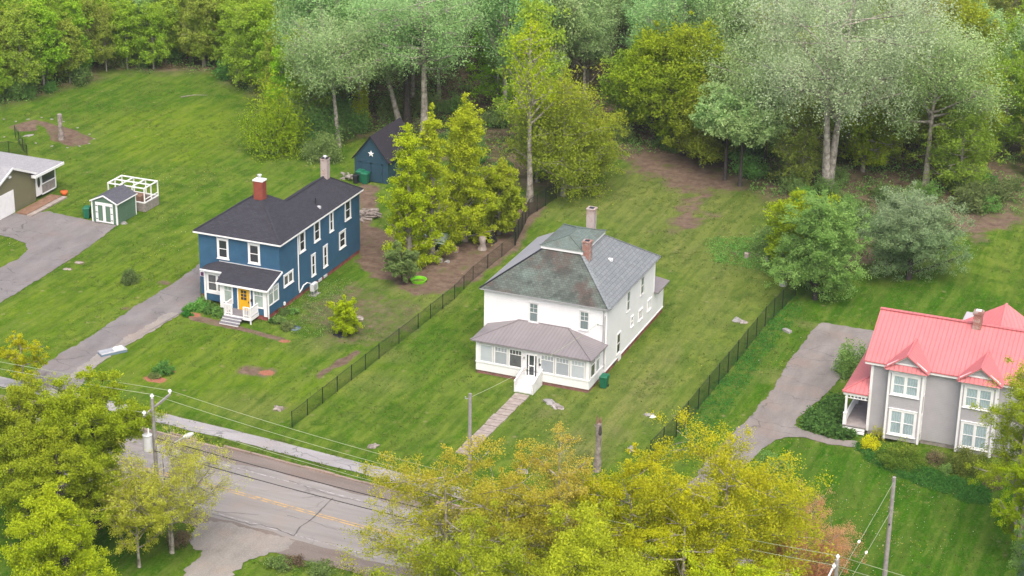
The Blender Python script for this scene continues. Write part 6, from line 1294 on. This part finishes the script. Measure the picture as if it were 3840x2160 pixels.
bush(700,1425,1.1,.9,'mid','low green bush at the bottom edge by the gravel entrance','shrub','bush',n=40,lp=60,ls=.1); bush(735,1418,.9,.7,'brownleaf','brown brush pile at the bottom edge by the gravel entrance','brush_pile','brush',n=40,lp=40,ls=.1,nst=20); bush(800,1440,1.2,.7,'mid','second low green bush at the bottom edge beside the road','shrub','bush',n=40,lp=60,ls=.1); bush(455,1365,1.0,.8,'brownleaf','brown brush at the foot of the open crowned tree','brush_pile','brush',n=44,lp=40,ls=.1,nst=24)
bush(327,712,.85,1.4,'dark','dark green clipped bush on the lawn left of the drive','shrub','bush',n=50,lp=80,ls=.11)
bush(410,940,.85,.95,'dark','dark peony clump in the small red mulch bed','peony_clump','plant',n=40,lp=70,ls=.13); bush(388,950,.5,.45,'mid','low bright plant in the red mulch bed','peony_clump','plant',n=22,lp=50,ls=.11)
for i,(vx,vy,r,hh,k) in enumerate(((480,782,.7,.8,'mid'),(505,778,.9,1.1,'mid'),(530,786,.8,.9,'dark'),(552,795,.7,.8,'mid'),(470,795,.5,.5,'deepgreen'),(520,760,.6,.8,'mid'))): bush(vx,vy,r,hh,k,'green border plant in the bed left of the yellow door','border_plant','plant',group='plants in the bed left of the yellow door',n=26,lp=55,ls=.13)
for i,(vx,vy,r,hh,k) in enumerate(((705,815,.7,.7,'mid'),(725,830,.6,.7,'mid'),(690,812,.5,.6,'deepgreen'),(740,790,.5,.5,'mid'),(715,790,.5,.6,'dark'),(665,795,.5,.6,'mid'),(775,775,.45,.5,'mid'))): bush(vx,vy,r,hh,k,'green border plant in the bed right of the porch downpipe','border_plant','plant',group='plants in the bed right of the downpipe',n=24,lp=50,ls=.12)
bush(830,770,.5,.45,'sparse','yellowish plant below the heat pump','shrub','plant',n=20,lp=40,ls=.1); bush(1880,600,2.4,3.2,'mid','green shrub at the left foot of the big rounded tree','shrub','bush',n=80,lp=70,ls=.17) if False else bush(1945,640,2.2,3.2,'mid','green shrub at the left foot of the big rounded tree','shrub','bush',n=80,lp=70,ls=.17)
bush(1225,690,.01,.01,'mid','x') if False else None
# ---- dandelions and lawn tufts
def dots(name,n,mat,size,seed,src,thr=.25):
    rg=np.random.default_rng(seed); Z=src.reshape(ny,nx); out=[]
    q=np.column_stack([rg.uniform(-75,50,n*14),rg.uniform(-45,40,n*14)]); i=np.clip(np.searchsorted(xs,q[:,0])-1,0,nx-1); j=np.clip(np.searchsorted(ys,q[:,1])-1,0,ny-1); w=Z[j,i]*(.08+1.6*np.clip(fbm(q[:,0]*.45,q[:,1]*.45,91)*3.2-1.35,0,1)); hard=np.zeros(len(q))
    for p in HARD: hard=np.maximum(hard,(sdf(q[:,0],q[:,1],p)<.1))
    q=q[(rg.uniform(0,1,len(q))<w)&(hard<.5)][:n]; k=len(q); z=GZ.reshape(ny,nx)[np.clip(np.searchsorted(ys,q[:,1])-1,0,ny-1),np.clip(np.searchsorted(xs,q[:,0])-1,0,nx-1)]+.10
    c=np.column_stack([q,z]); nr=rg.normal(0,.35,(k,3))+np.array([0,0,1.]); me=quads_mesh(name,c,nr,size*rg.uniform(.6,1.3,k),np.stack([rg.uniform(0,1,k)]*3,1),mat,1.,rg); o=bpy.data.objects.new(name,me); COL.objects.link(o); tag(o,None,'flowers',None,'stuff')
dots('yellow_dandelions',2600,L['gold'],.075,21,flow*1.+.01)
dots('dandelion_seed_heads',2600,leafmat('pale_seed_heads',(.45,.48,.34),(.58,.60,.48)),.075,22,flow*1.+.004)

# ---- thin spring haze: one closed box of air round the camera and the whole scene
def haze():
    m_=MB(); m_.box(-430,430,-310,710,-3.,75.); mt,t=newmat('pale_air'); v=t.nodes.new('ShaderNodeVolumePrincipled'); v.inputs['Color'].default_value=(.93,.95,.97,1); v.inputs['Density'].default_value=.00014; v.inputs['Anisotropy'].default_value=.2
    o=t.nodes.new('ShaderNodeOutputMaterial'); t.links.new(v.outputs[0],o.inputs['Volume']); tag(m_.build('haze',mt),'thin pale haze in the air','haze',None,'stuff')
haze()
